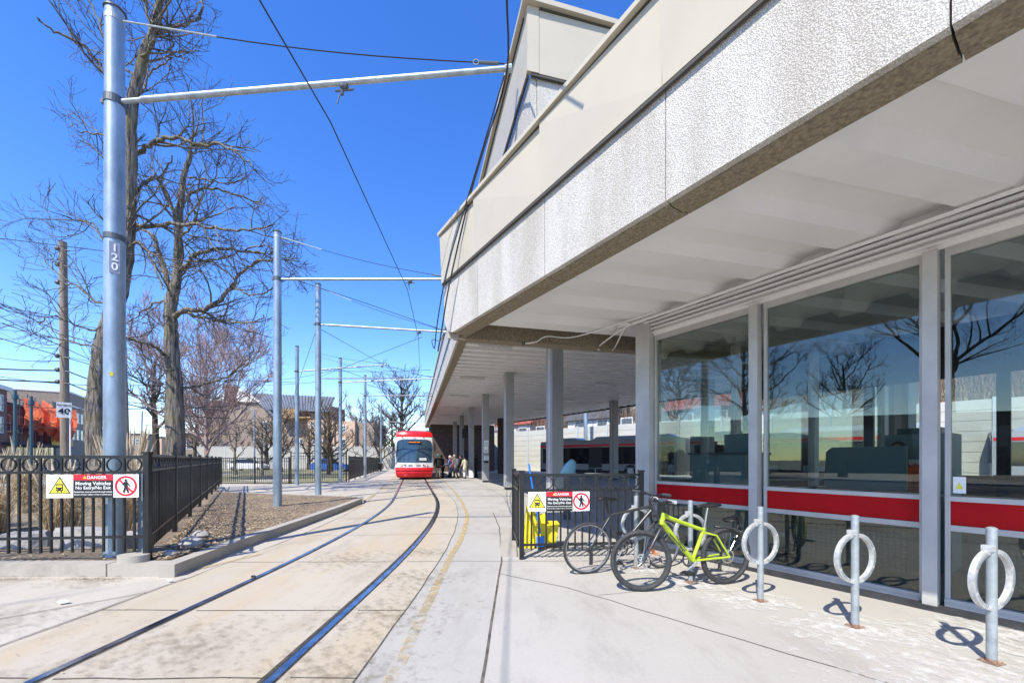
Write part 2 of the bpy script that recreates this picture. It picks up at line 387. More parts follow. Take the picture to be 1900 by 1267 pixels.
# salt stains and dirt by the posts: irregular pale patches
def blot(c, r, seed, z=.0048, n=26):
    q = random.Random(seed); P = []
    for k in range(n):
        a = 2*pi*k/n; rr = r*(.55+.6*q.random()); P.append(V(c[0]+cos(a)*rr*1.5, c[1]+sin(a)*rr*.8, z))
    return MB().add(P, [tuple(range(n))])
def stainmat(name, col, thr, sc, mx=1):
    m = bpy.data.materials.new(name); m.use_nodes = True; N = m.node_tree.nodes; L = m.node_tree.links; b = N['Principled BSDF']
    b.inputs['Base Color'].default_value = (*col, 1); b.inputs['Roughness'].default_value = .95
    g = N.new('ShaderNodeTexCoord'); n = N.new('ShaderNodeTexNoise'); n.inputs['Scale'].default_value = sc; n.inputs['Detail'].default_value = 9; n.inputs['Roughness'].default_value = .72; L.new(g.outputs['Object'], n.inputs['Vector'])
    ln = N.new('ShaderNodeVectorMath'); ln.operation = 'LENGTH'; L.new(g.outputs['Object'], ln.inputs[0])
    s1 = N.new('ShaderNodeMath'); s1.operation = 'MULTIPLY_ADD'; s1.inputs[1].default_value = -.16; L.new(ln.outputs['Value'], s1.inputs[0]); L.new(n.outputs['Fac'], s1.inputs[2])
    r = N.new('ShaderNodeMapRange'); r.inputs[1].default_value = thr; r.inputs[2].default_value = thr+.16; r.inputs[4].default_value = mx; L.new(s1.outputs[0], r.inputs[0]); L.new(r.outputs[0], b.inputs['Alpha'])
    MAT[name] = m
stainmat('salt', (.66,.65,.62), .38, 9, .65); stainmat('grime', (.17,.13,.08), .43, 10, .36)
for i, (c, r) in enumerate((((3.0,2.45),1.15), ((2.8,3.3),.5), ((3.55,2.0),1.2), ((2.4,3.95),.35), ((2.0,4.45),.35), ((1.6,5.05),.3), ((3.9,3.2),.5))):
    tag(blot(c, r, i, .005+i*.0004).build('salt_stain', MAT['salt'], loc=(c[0], c[1], .005+i*.0004)), kind='structure')
for i, (c, r) in enumerate((((-1.15,3.6),.8), ((-1.1,4.7),.55), ((-1.2,2.6),.7), ((-3.2,2.3),.7), ((-4.4,3.4),.8), ((-1.35,6.0),.4), ((-2.5,3.0),.9), ((-2.3,5.6),.9), ((-4.9,4.6),.4), ((-6.0,4.65),.35))):
    tag(blot(c, r, i+20, .0075+i*.0004).build('dirt_stain', MAT['grime'], loc=(c[0], c[1], .0075+i*.0004)), kind='structure')
# yellow lines
YL = smooth_path([(-.77,0,0),(-.77,2.56,0),(-.80,3.35,0),(-.855,4.86,0),(-.89,6,0),(-.90,6.95,0),(-1.06,9.4,0),(-1.34,11.3,0),(-1.95,14.6,0),(-3.45,21.6,0),(-5.6,30.5,0),(-8.2,41,0)], 5)
def worn(m):                                # paint worn away towards the near end, in ragged flakes
    N = m.node_tree.nodes; L = m.node_tree.links; b = N['Principled BSDF']; g = wpos(m); sp = N.new('ShaderNodeSeparateXYZ'); L.new(g, sp.inputs[0])
    n = N.new('ShaderNodeTexNoise'); n.inputs['Scale'].default_value = 9; n.inputs['Detail'].default_value = 9; n.inputs['Roughness'].default_value = .75; L.new(g, n.inputs['Vector'])
    r = N.new('ShaderNodeMapRange'); r.inputs[1].default_value = 2.5; r.inputs[2].default_value = 7; r.inputs[3].default_value = -.07; r.inputs[4].default_value = .12; L.new(sp.outputs['Y'], r.inputs[0])
    a = N.new('ShaderNodeMath'); a.operation = 'ADD'; L.new(n.outputs['Fac'], a.inputs[0]); L.new(r.outputs[0], a.inputs[1])
    q_ = N.new('ShaderNodeMapRange'); q_.inputs[1].default_value = .40; q_.inputs[2].default_value = .68; q_.inputs[4].default_value = .9; L.new(a.outputs[0], q_.inputs[0]); L.new(q_.outputs[0], b.inputs['Alpha'])
worn(MAT['yellow_line'])
tag(MB().ribbon(YL, -.045, .045, .0065).build('yellow_edge_line', MAT['yellow_line'], loc=(0,0,.0065), fix=False), kind='structure')
yl2 = MB()
for a, b in (((-4.05,5.0),(-3.72,5.9)), ((-4.5,10.2),(-4.6,12.2)), ((-5.0,13.4),(-5.6,16.4)), ((-6.3,19),(-7.3,23))): yl2.ribbon([V(*a,0), V(*b,0)], -.045, .045, .0065)
tag(yl2.build('yellow_track_marks', MAT['yellow_line'], loc=(0,0,.0065), fix=False), kind='structure')
# rails
for s, lab in ((-1, 'left steel tram rail set flush in the tan concrete'), (1, 'right steel tram rail with dark rubber boot set in the tan concrete')):
    rt = thing('tram_rail', lab, 'rail', TC[0]+V(s*.7475,0,0), 0, 'tram rails')
    o = s*.7475
    MB().ribbon(TC, o-.028, o+.028, .004, .0115).build('rail_head', MAT['rail'], rt, fix=True)
    MB().ribbon(TC, o-.050 if s > 0 else o+.029, o-.029 if s > 0 else o+.042, .0045).build('flangeway', MAT['groove'], rt, fix=False)
    rb = MB(); rb.ribbon(TC, o+(-.078 if s > 0 else -.044), o+(-.052 if s > 0 else -.029), .0052)
    rb.ribbon(TC, o+(.029 if s > 0 else .044), o+(.036 if s > 0 else .050), .0052); rb.build('rubber_boot', MAT['boot'], rt, fix=False)
# ---------------------------------------------------------------- islands and kerbs
isl = [V(-4.12,4.95,0), V(-4.32,6.24,0), V(-4.45,8.12,0), V(-4.65,10.6,0), V(-4.9,12.9,0)]
C0 = V(-4.55,4.98,0)                       # fence corner
Fend = C0+d1*18.1
def mulch(name, c1, c2, c3):
    m = bpy.data.materials.new(name); m.use_nodes = True; N = m.node_tree.nodes; L = m.node_tree.links; b = N['Principled BSDF']; b.inputs['Roughness'].default_value = .95
    pos = wpos(m); n = N.new('ShaderNodeTexNoise'); n.inputs['Scale'].default_value = 18; n.inputs['Detail'].default_value = 9; n.inputs['Roughness'].default_value = .75; L.new(pos, n.inputs['Vector'])
    n2_ = N.new('ShaderNodeTexNoise'); n2_.inputs['Scale'].default_value = .7; n2_.inputs['Detail'].default_value = 5; L.new(pos, n2_.inputs['Vector'])
    r = N.new('ShaderNodeValToRGB'); r.color_ramp.elements[0].position = .38; r.color_ramp.elements[0].color = (*c1,1); r.color_ramp.elements[1].position = .64; r.color_ramp.elements[1].color = (*c2,1); L.new(n.outputs['Fac'], r.inputs[0])
    r2 = N.new('ShaderNodeValToRGB'); r2.color_ramp.elements[0].position = .45; r2.color_ramp.elements[0].color = (0,0,0,1); r2.color_ramp.elements[1].position = .62; r2.color_ramp.elements[1].color = (.7,.7,.7,1); L.new(n2_.outputs['Fac'], r2.inputs[0])
    x = N.new('ShaderNodeMix'); x.data_type = 'RGBA'; L.new(r2.outputs[0], x.inputs[0]); L.new(r.outputs[0], x.inputs[6]); x.inputs[7].default_value = (*c3,1); L.new(x.outputs[2], b.inputs['Base Color'])
    bp = N.new('ShaderNodeBump'); bp.inputs['Strength'].default_value = 1; bp.inputs['Distance'].default_value = .03; L.new(n.outputs['Fac'], bp.inputs['Height']); L.new(bp.outputs[0], b.inputs['Normal']); MAT[name] = m
mulch('mulch', (.075,.055,.038), (.32,.245,.17), (.27,.205,.125)); mulch('lawn', (.13,.12,.06), (.34,.30,.18), (.20,.21,.09)); mulch('bed', (.10,.08,.05), (.36,.29,.19), (.25,.19,.12))
bed = [*isl, V(-5.2,13.3,0), V(-11.2,15.4,0), V(-14.6,20,0), V(-60,60,0), V(-60,4.95,0)]
def grid_poly(poly, z, step, amp, m, name, seed):   # gently uneven ground inside a polygon
    q = random.Random(seed); bm = bmesh.new(); vs = [bm.verts.new((p.x, p.y, z)) for p in poly]; bm.faces.new(vs)
    xs = [p.x for p in poly]; ys = [p.y for p in poly]
    for nrm, lo, hi in (((1,0,0), min(xs), max(xs)), ((0,1,0), min(ys), max(ys))):
        k = lo+step
        while k < hi:
            bmesh.ops.bisect_plane(bm, geom=bm.verts[:]+bm.edges[:]+bm.faces[:], plane_co=(k*nrm[0], k*nrm[1], 0), plane_no=nrm); k += step*(1 if k < hi else 1)
    for v in bm.verts:
        if not v.is_boundary: v.co.z += q.uniform(-amp, amp)
    me = bpy.data.meshes.new(name); bm.to_mesh(me); bm.free(); me.polygons.foreach_set('use_smooth', [True]*len(me.polygons)); me.materials.append(m)
    o = bpy.data.objects.new(name, me); COL.objects.link(o); return tag(o, kind='structure')
grid_poly([*isl, V(-5.2,13.3,0), V(-11.2,15.4,0), V(-14.7,20,0), C0+V(-.1,0,0)], .14, .45, .015, MAT['mulch'], 'island_soil', 4)
grid_poly([C0+V(-.1,0,0), V(-14.7,20,0), V(-21.5,22,0), V(-24,20,0), V(-24,4.95,0)], .138, .8, .03, MAT['bed'], 'garden_bed', 5)
kb = MB()
kl = [V(-4.02,4.75,0), V(-4.22,6.24,0), V(-4.35,8.12,0), V(-4.55,10.6,0), V(-4.8,12.8,0)]
kb.ribbon(kl, -.17, 0, -.01, .15)
tag(kb.build('island_kerb', MAT['conc_kerb'], loc=(-4.3,8,0)), kind='structure')
tag(MB().box(-24,4.77,-.01,-4.2,4.95,.148).build('front_kerb', MAT['conc_kerb']), kind='structure')
kj = MB()
for x in (-4.85,-6.35,-7.9,-9.6): kj.box(x-.008,4.768,.0,x+.008,4.93,.1495)
tag(kj.build('kerb_joints', MAT['joint']), kind='structure')
tag(MB().prism([V(-5.2,13.35,0), V(-4.95,12.9,0), V(-4.8,12.9,0), V(-5.05,13.55,0), V(-11.2,15.6,0), V(-14.7,20.2,0), V(-14.9,20.1,0), V(-11.3,15.4,0)], -.01, .142).build('back_kerb', MAT['conc_kerb']), kind='structure')
# lawn, road beyond
grid_poly([V(-17.5,23.2,0), V(-13,23.2,0), V(-10.8,24.6,0), V(-10.9,25.9,0), V(-18.3,56,0), V(-60,56,0), V(-34,26,0)], .03, 4, .06, MAT['lawn'], 'lawn', 6)
rp = [n1*-16+d1*k for k in (-10, 20, 60, 200, 400)]
rd = MB().ribbon(rp, -5.5, 5.5, .012)
tag(rd.build('street', MAT['asphalt'], loc=(0,0,.012), fix=False), kind='structure')
tag(MB().ribbon(rp, 5.5, 8.5, .02, .12).build('street_pavement', MAT['conc_walk'], loc=(0,0,.02)), kind='structure')
tag(MB().ribbon(rp, -9, -5.5, .02, .12).build('far_street_pavement', MAT['conc_walk'], loc=(0,0,.02)), kind='structure')
# dry leaves: uncountable
lf = MB(); q = random.Random(11)
def leafspot(x, y, z, s):
    a = q.uniform(0, 6.3); u = V(cos(a), sin(a), q.uniform(-.4,.4))*s; v = V(-sin(a), cos(a), q.uniform(-.4,.4))*s*.5; c = V(x, y, z+abs(u.z)+abs(v.z)+.003)
    lf.add([c-u, c-v, c+u, c+v], [(0,1,2,3)])
for _ in range(10000):
    t = q.random()**1.25; Y = 5+t*9; x0 = C0.x-.6675*(Y-C0.y)*.98+.05; x1 = -4.35-.075*(Y-6.2) - .05
    f = q.random()**1.25; leafspot(x0+(x1-x0)*f, Y, .142, q.uniform(.012,.03))
for _ in range(2500): leafspot(-4.6-q.random()**.7*9, 5.02+q.random()**2*2.5, .142, q.uniform(.012,.028))
for _ in range(420):
    cx, w_ = ((-4.9,.35) if q.random()<.45 else (-6.1,.5)); leafspot(cx+q.gauss(0,w_*.6), 4.70-abs(q.gauss(0,.05)), .001, q.uniform(.006,.015))
for _ in range(140): leafspot(q.uniform(-7,-.3), q.uniform(1.6,9), .008, q.uniform(.006,.014))
tag(lf.build('leaf_litter', mat('dead_leaf', (.16,.10,.055), .9, col2=(.50,.40,.27), vscale=6), loc=(0,0,0), fix=False), 'dry brown leaves scattered over the soil by the black fence', 'leaves', kind='stuff')
# ================================================================ LOW ROOF BUILDING WITH GLAZED BOOTH
def L1(n, t): return n1*n+d1*t             # point from booth coordinates
tc = d1.dot(V(-1.152,6.77,0))              # far end of the fascia
t_at = lambda k: None
bt = thing('station_building', 'low station building with glazed front, red band and white pebble fascia', 'building', L1(5.43, 2), 0)
NF = 2.80
T0 = d1.dot(n1*NF + Vector((2.329-.5552*.4216, 1.5546+.8317*.4216, 0)) - n1*NF)   # joint position along d1
joints = [T0+1.555*k for k in range(-4, 4) ]
ends = [T0-1.555*4.5]+joints+[tc]
ends = sorted(set(round(e, 4) for e in ends if e <= tc))
if ends[-1]-ends[-2] < .3: ends.pop(-2)
for i in range(len(ends)-1):
    a, b = ends[i]+.005, ends[i+1]-.005
    if i == len(ends)-2:
        b = tc; pr = [(a,3.47),(b-.38,3.47)]+[(b-.38+.38*sin(k*pi/16), 3.47+.38*(1-cos(k*pi/16))) for k in range(1,9)]+[(b,4.36),(a,4.36)]
        pr[1] = (b-.34, 3.47)
    else: pr = [(a,3.47),(b,3.47),(b,4.36),(a,4.36)]
    MB().extr([L1(NF, t)+UP*z for t, z in pr], n1*.06).build('fascia_panel', MAT['pebble'], bt)
    pr2 = [(a+.001, 3.455),(b-(.36 if i == len(ends)-2 else .001),3.455)]+([(b-.36+.36*sin(k*pi/16), 3.455+.36*(1-cos(k*pi/16))) for k in range(1,9)] if i == len(ends)-2 else [])+[(b-.004,4.3),(a+.001,4.3)]
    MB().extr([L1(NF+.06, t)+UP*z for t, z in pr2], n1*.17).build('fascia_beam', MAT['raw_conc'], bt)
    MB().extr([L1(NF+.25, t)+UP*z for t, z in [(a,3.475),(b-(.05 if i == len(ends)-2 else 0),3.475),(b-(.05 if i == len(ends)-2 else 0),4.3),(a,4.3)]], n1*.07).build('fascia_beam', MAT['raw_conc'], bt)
    # metal parapet panel with a faint fold
    pv = [L1(NF-.045, a-.002)+UP*4.37, L1(NF-.045, b+.002)+UP*4.37, L1(NF-.045, b+.002)+UP*5.14, L1(NF-.045, a-.002)+UP*5.14]
    bk = [p+n1*.03 for p in pv]; mid = L1(NF-.053, (a+b)/2)+UP*4.75
    m_ = MB(); m_.add(pv+bk, [(0,1,2),(0,2,3),(4,7,6,5),(0,4,5,1),(1,5,6,2),(2,6,7,3),(3,7,4,0)]); m_.v[2] -= n1*.035; m_.build('parapet_panel', MAT['beige_metal'], bt)
MB().beam(L1(NF-.06, ends[0])+UP*5.185, L1(NF-.06, tc+.03)+UP*5.185, .10, .05).build('parapet_cap', MAT['beige_metal'], bt)
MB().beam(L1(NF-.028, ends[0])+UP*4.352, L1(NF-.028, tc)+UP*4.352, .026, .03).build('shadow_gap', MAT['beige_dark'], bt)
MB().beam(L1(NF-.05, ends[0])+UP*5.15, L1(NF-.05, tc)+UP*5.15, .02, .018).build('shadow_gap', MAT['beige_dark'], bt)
# return fascia along the end, hidden side
Pc = L1(NF, tc); endR = Pc+n2*13
MB().extr([Pc+UP*3.47+d2*.02+n2*.06, Pc+UP*5.1+d2*.02+n2*.06, endR+UP*5.1+d2*.02, endR+UP*3.47+d2*.02], d2*.05).build('return_fascia', MAT['pebble'], bt)
# end beam: inner face line through (-.52,6.845)
bi = V(-.52,6.845,0)
E0 = isect(L1(NF+.33,0), d1, bi, n2)
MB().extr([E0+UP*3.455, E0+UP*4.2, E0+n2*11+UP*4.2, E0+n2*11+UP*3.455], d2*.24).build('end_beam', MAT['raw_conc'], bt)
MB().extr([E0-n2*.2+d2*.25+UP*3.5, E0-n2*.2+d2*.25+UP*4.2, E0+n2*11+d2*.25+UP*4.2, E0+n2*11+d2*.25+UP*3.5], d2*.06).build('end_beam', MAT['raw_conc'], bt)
# ribbed soffit
rn = 12.5; t_lo = T0-1.555*4.5
near_poly = [E0, isect(L1(rn,0), d1, bi, n2), L1(rn, t_lo), L1(NF+.33, t_lo)]
s_lo = min(p.dot(d2) for p in near_poly); s_hi = E0.dot(d2)+.0
ph = (V(1.729,3.477,0).dot(d2)-s_lo) % .805
deck(near_poly, 3.62, .805, .12, s_lo+.01, s_hi-.005, n2, d2, low=.38, slope=.10, start=ph-.805).build('ribbed_soffit', MAT['soffit'], bt, fix=False)
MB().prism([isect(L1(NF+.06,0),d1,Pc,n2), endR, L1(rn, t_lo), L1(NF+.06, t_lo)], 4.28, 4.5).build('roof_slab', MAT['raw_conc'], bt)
# glazed wall
FN = 5.43                                  # glass line
def FT(px):                                # t along wall where the pixel column crosses it
    r = (px-950)/F; return (n1.x*FN-r*n1.y*FN)/( -d1.x + r*d1.y) if False else ((FN*n1.x - r*FN*n1.y)/(r*d1.y - d1.x))
tm = [FT(1207.5), FT(1406), FT(1731)]; tm.append(tm[2]-1.58); tm.append(tm[3]-1.58); tm.append(tm[4]-1.58)
# mullions
for i, t in enumerate(tm):
    wd = .125 if i else .26
    if i == 0:
        MB().obox(L1(FN-.02, t+.05), d1, .13, n1, .13, 0, 3.56).build('corner_column', MAT['frame_metal'], bt)
        continue
    MB().obox(L1(FN-.065, t), d1, .05, n1, .065, .0, 3.345).build('mullion', MAT['frame_metal'], bt)
for i in range(len(tm)-1):
    a, b = tm[i]-(.082 if i else .09), tm[i+1]+.052
    fr = MB()
    def bar(t0, t1, z0, z1, dn=.03): fr.extr([L1(FN-dn, t0)+UP*z0, L1(FN-dn, t1)+UP*z0, L1(FN-dn, t1)+UP*z1, L1(FN-dn, t0)+UP*z1], n1*.07)
    bar(a, b, .03, .115, .045); bar(a, b, .742, .795); bar(a, b, 1.016, 1.06, .035); bar(a, b, 3.28, 3.36, .036)
    for (z0, z1) in ((.115,.742),(.795,1.016),(1.06,3.28)):
        bar(a, a-.035, z0, z1, .028); bar(b, b+.035, z0, z1, .028)
    fo = fr.build('window_frame', MAT['frame_metal'], bt)
    for (z0, z1, nm, mt_, dn) in ((.1,.75,'lower_pane','glass_clear',0), (1.05,3.3,'upper_pane','glass_dusty' if i == 1 else 'glass_clear',0), (.785,1.026,'red_band','red_panel',-.012)):
        MB().extr([L1(FN+dn, a-.02)+UP*z0, L1(FN+dn, b+.02)+UP*z0, L1(FN+dn, b+.02)+UP*z1, L1(FN+dn, a-.02)+UP*z1], n1*.008).build(nm, MAT[mt_], fo)
# head flashing and conduits
for dz, dn, r in ((3.385,-.055,.012),(3.43,-.06,.014),(3.475,-.055,.013),(3.525,-.06,.014)):
    pass
MB().extr([L1(FN-.03, tm[0])+UP*3.36, L1(FN-.03, tm[-1])+UP*3.36, L1(FN-.03, tm[-1])+UP*3.85, L1(FN-.03, tm[0])+UP*3.85], n1*.1).build('head_panel', MAT['soffit'], bt)
for k, (z, nn) in enumerate(((3.41,.05),(3.462,.075),(3.515,.10),(3.565,.135))):
    MB().beam(L1(FN-.03-nn/2, tm[0]+.1-.03*k)+UP*z, L1(FN-.03-nn/2, tm[-1])+UP*z, nn, .018).build('trim_strip', MAT['conduit'], bt)
for k, (z, nn) in enumerate(((3.59,.20),(3.585,.25))):
    P = [L1(FN-nn, tm[-1])+UP*z, L1(FN-nn, tm[0]-.2)+UP*z]
    be = V(1.62+.0*k, 7.35,0)
    P += [L1(FN-nn-.1, tm[0]+.15)+UP*(z-.02), be+V(.3*(k),.02,3.50), be+V(.25*k,.06,3.43)]
    MB().tube(smooth_path(P, 5), .013, 8).build('conduit', MAT['conduit'], bt, smooth=True)
# small flex and clamps on the end beam
P = [L1(FN-.35, tm[0]-.3)+UP*3.60, V(1.15,7.1,3.585), V(.62,6.98,3.55), V(.42,6.93,3.44), V(.22,6.9,3.40)]
MB().tube(smooth_path(P, 6), .012, 8).build('conduit', MAT['conduit'], bt, smooth=True)
MB().cyl((.2,6.9,3.37), .03, .07).build('camera_clamp', MAT['galv_dark'], bt)
# black kerb along the foot of the wall
MB().extr([L1(FN-.17, tm[0])+UP*-.01, L1(FN-.17, tm[-1])+UP*-.01, L1(FN-.17, tm[-1])+UP*.045, L1(FN-.17, tm[0])+UP*.045], n1*.16).build('plinth', MAT['dark_trim'], bt)
# side wall of the booth, facing the platform
Cc = L1(FN, tm[0]+.05); sw = [0, 1.7, 3.4, 5.1]
for k in sw[1:]:
    MB().obox(Cc+n2*k, n2, .05, d2, .06, 0, 3.5).build('side_mullion', MAT['frame_metal'], bt)
sf = MB()
for z0, z1 in ((.03,.11),(.76,.82),(1.02,1.06),(3.36,3.56)): sf.extr([Cc+UP*z0+n2*.13, Cc+n2*5.1+UP*z0, Cc+n2*5.1+UP*z1, Cc+UP*z1+n2*.13], d2*.05)
sf = sf.build('side_frame', MAT['frame_metal'], bt)
MB().extr([Cc+UP*.1+n2*.14, Cc+n2*5.1+UP*.1, Cc+n2*5.1+UP*3.4, Cc+UP*3.4+n2*.14], d2*.006).build('side_pane', MAT['glass_inner'], sf)
# back frames of the booth
BN = FN+4.3
for k, t in enumerate((tm[0]+.6, tm[0]-1.6, tm[0]-3.2, tm[0]-4.9, tm[0]-6.5)):
    MB().obox(L1(BN, t), d1, .07, n1, .05, 0, 3.6).build('back_mullion', MAT['dark_trim'], bt)
MB().extr([L1(BN,tm[0]+.6)+UP*2.75, L1(BN,tm[-1])+UP*2.75, L1(BN,tm[-1])+UP*3.62, L1(BN,tm[0]+.6)+UP*3.62], n1*.05).build('back_header', MAT['dark_trim'], bt)
MB().extr([L1(BN,tm[0]+.6)+UP*.0, L1(BN,tm[-1])+UP*.0, L1(BN,tm[-1])+UP*1.14, L1(BN,tm[0]+.6)+UP*1.14], n1*.05).build('back_dado', MAT['brick_brown'], bt)
MB().prism([L1(FN+.06,tm[0]), L1(BN,tm[0]), L1(BN,tm[-1]), L1(FN+.06,tm[-1])], .0, .03).build('booth_floor', MAT['conc_base'], bt)
# booth contents
mat('cab_gray', (.20,.27,.27), .5, var=.1, vscale=2); mat('cab_dark', (.07,.10,.10), .5); mat('vent_gray', (.07,.08,.08), .5); mat('vent_bar', (.105,.11,.11), .5)
cb = thing('counter_cabinet', 'grey counter cabinet inside the first window by the corner column', 'cabinet', L1(FN+.9, tm[0]-.75), A1)
MB().obox(L1(FN+1.0, tm[0]-.72), d1, .42, n1, .35, .03, 1.47).build('cabinet_body', MAT['cab_gray'], cb)
MB().obox(L1(FN+1.0, tm[0]-.72), d1, .46, n1, .39, 1.472, 1.505).build('cabinet_top', MAT['cab_dark'], cb)
MB().obox(L1(FN+1.15, tm[0]-.85), d1, .2, n1, .15, 1.507, 1.80).build('cabinet_box', MAT['cab_gray'], cb)
cb = thing('booth_desk', 'long dark desk screen behind the middle window', 'desk', L1(FN+1.2, tm[1]-.8), A1)
MB().extr([L1(FN+1.1, tm[1]-.28)+UP*.03, L1(FN+1.1, tm[1]-.36)+UP*1.5, L1(FN+1.1,tm[1]-.42)+UP*1.56, L1(FN+1.1, tm[1]-1.15)+UP*1.56, L1(FN+1.1, tm[1]-1.15)+UP*.03], n1*.06).build('screen_panel', MAT['cab_gray'], cb)
MB().extr([L1(FN+.8, tm[1]-.1)+UP*.98, L1(FN+.8, tm[2]+.1)+UP*.98, L1(FN+.8, tm[2]+.1)+UP*1.02, L1(FN+.8, tm[1]-.1)+UP*1.02], n1*.6).build('desk_top', MAT['cab_dark'], cb)
cb = thing('machine_cabinet', 'tall dark machine cabinet beside the desk behind the middle window', 'cabinet', L1(FN+1.8, tm[2]+.5), A1)
MB().obox(L1(FN+1.9, tm[2]+.42), d1, .3, n1, .3, .03, 1.72).build('cabinet_body', MAT['cab_gray'], cb)
MB().obox(L1(FN+1.9, tm[2]+.42), d1, .2, n1, .2, 1.722, 1.80).build('cabinet_top', MAT['cab_dark'], cb)
MB().obox(L1(FN+1.594, tm[2]+.42), d1, .07, n1, .004, 1.3, 1.4).build('notice', MAT['white_paint'], cb)
# perforated heater grilles low behind the glass
for i in (1, 2):
    rad = thing('heater', ('white perforated heater low behind the middle window', 'white perforated heater low behind the window at the right edge')[i-1], 'heater', L1(FN+.35, tm[i]-.8), A1, 'heaters behind the glass')
    g = MB(); 
    for a in range(22):
        for z in range(11): g.obox(L1(FN+.296, tm[i]-.25-a*.05), d1, .016, n1, .003, .22+z*.04, .245+z*.04)
    MB().obox(L1(FN+.36, tm[i]-.8), d1, .62, n1, .055, .05, .7).build('heater_case', MAT['vent_gray'], rad)
    g.build('grille', MAT['vent_bar'], rad)
tv = thing('hanging_monitor', 'dark boxy monitor hanging inside the right booth window', 'monitor', L1(FN+1.6, tm[2]-.95), A1)
MB().obox(L1(FN+1.6, tm[2]-.95), d1, .22, n1, .12, 2.05, 2.42).build('monitor_case', MAT['black_plastic'], tv); MB().obox(L1(FN+1.6, tm[2]-.95), d1, .03, n1, .03, 2.421, 3.6).build('hanger', MAT['dark_trim'], tv)
tag(MB().obox(L1(FN+1.9, tm[2]-.75), d1, .14, n1, .006, 1.45, 1.95).build('poster', MAT['cab_dark']), 'dark poster panel hanging inside the right booth window', 'poster')
wsg = tag(MB().extr([L1(FN-.006, tm[2]-.13)+UP*1.09, L1(FN-.006, tm[2]-.21)+UP*1.09, L1(FN-.006, tm[2]-.21)+UP*1.24, L1(FN-.006, tm[2]-.13)+UP*1.24], n1*.004).build('window_sticker', MAT['white_paint']), 'small white warning sticker in the corner of the right window', 'sticker')
m_ = MB().extr([L1(FN-.009, tm[2]-.145)+UP*1.13, L1(FN-.009, tm[2]-.195)+UP*1.13, L1(FN-.009, tm[2]-.17)+UP*1.19], n1*.002).build('warning_triangle', MAT['sign_yellow'], wsg)
# ================================================================ HIGH PLATFORM CANOPY
FA = V(.226,4.92,0)
pl = thing('platform_canopy', 'long high platform canopy with ribbed white soffit, on a row of grey columns', 'canopy', FA+d2*20, 0)
zb, zm, zt = 5.35, 6.12, 6.93
canR0 = V(9.45,28.9,0)
B_ = isect(FA, n2, canR0, d1); D_ = isect(FA, d2, FA+d2*47, n2); C_ = isect(canR0, d1, FA+d2*47, n2)
hp = [FA, B_, C_, D_]
k = 0; stp = 6.18/2
while k < 47/stp:
    a, b = k*stp+.006, (k+1)*stp-.006
    if b > 47: break
    MB().extr([FA+d2*a+UP*zb, FA+d2*b+UP*zb, FA+d2*b+UP*zm, FA+d2*a+UP*zm], n2*.08).build('fascia_panel', MAT['pebble'], pl)
    m_ = MB().extr([FA-n2*.05+d2*a+UP*(zm+.01), FA-n2*.05+d2*b+UP*(zm+.01), FA-n2*.05+d2*b+UP*zt, FA-n2*.05+d2*a+UP*zt], n2*.03); m_.build('parapet_panel', MAT['beige_metal'], pl)
    MB().extr([FA+n2*.08+d2*a+UP*(zb-.01), FA+n2*.08+d2*b+UP*(zb-.01), FA+n2*.08+d2*b+UP*(zm-.05), FA+n2*.08+d2*a+UP*(zm-.05)], n2*.26).build('fascia_beam', MAT['raw_conc'], pl)
    k += 1
for j in range(5):
    a, b = (.09 if j == 0 else j*3.1+.006), (j+1)*3.1-.006
    MB().extr([FA+n2*a+UP*zb, FA+n2*b+UP*zb, FA+n2*b+UP*zm, FA+n2*a+UP*zm], d2*.08).build('fascia_panel', MAT['pebble'], pl)
    P = [FA-d2*.05+n2*(a if j else .1)+UP*(zm+.01), FA-d2*.05+n2*b+UP*(zm+.01), FA-d2*.05+n2*b+UP*zt, FA-d2*.05+n2*(a if j else .1)+UP*zt]
    m_ = MB().add(P+[p+d2*.03 for p in P], [(0,1,2),(0,2,3),(4,7,6,5),(0,4,5,1),(1,5,6,2),(2,6,7,3),(3,7,4,0)]); m_.v[2] -= d2*.03; m_.build('parapet_panel', MAT['beige_metal'], pl)
    MB().extr([FA+n2*(a+.3)+d2*.08+UP*(zb-.01), FA+n2*b+d2*.08+UP*(zb-.01), FA+n2*b+d2*.08+UP*(zm-.05), FA+n2*(a+.3)+d2*.08+UP*(zm-.05)], d2*.26).build('fascia_beam', MAT['raw_conc'], pl)
cp = MB(); cp.beam(FA-n2*.06+UP*(zt+.03), FA-n2*.06+d2*47+UP*(zt+.03), .12, .06); cp.beam(FA-d2*.06-n2*.121+UP*(zt+.032), FA-d2*.06+n2*19+UP*(zt+.032), .12, .062); cp.build('parapet_cap', MAT['beige_metal'], pl)
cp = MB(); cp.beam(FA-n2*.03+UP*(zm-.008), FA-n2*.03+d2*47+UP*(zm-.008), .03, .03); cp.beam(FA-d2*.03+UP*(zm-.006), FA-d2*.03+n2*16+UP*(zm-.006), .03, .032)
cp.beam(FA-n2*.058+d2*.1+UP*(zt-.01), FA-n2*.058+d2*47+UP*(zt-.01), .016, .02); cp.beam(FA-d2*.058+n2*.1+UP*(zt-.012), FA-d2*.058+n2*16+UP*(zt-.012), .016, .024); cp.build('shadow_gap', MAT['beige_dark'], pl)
MB().prism([FA-n2*.055-d2*.055, FA-n2*.055+d2*.0, FA+n2*.095+d2*.0, FA+n2*.095-d2*.055], zm+.012, zt-.001).build('corner_trim', MAT['beige_metal'], pl)
inset = [FA+n2*.34+d2*.34, isect(FA+d2*.34, n2, canR0-n1*.3, d1), isect(canR0-n1*.3, d1, FA+d2*46.8, n2), FA+n2*.34+d2*46.8]
s0_ = FA.dot(d2)+.35
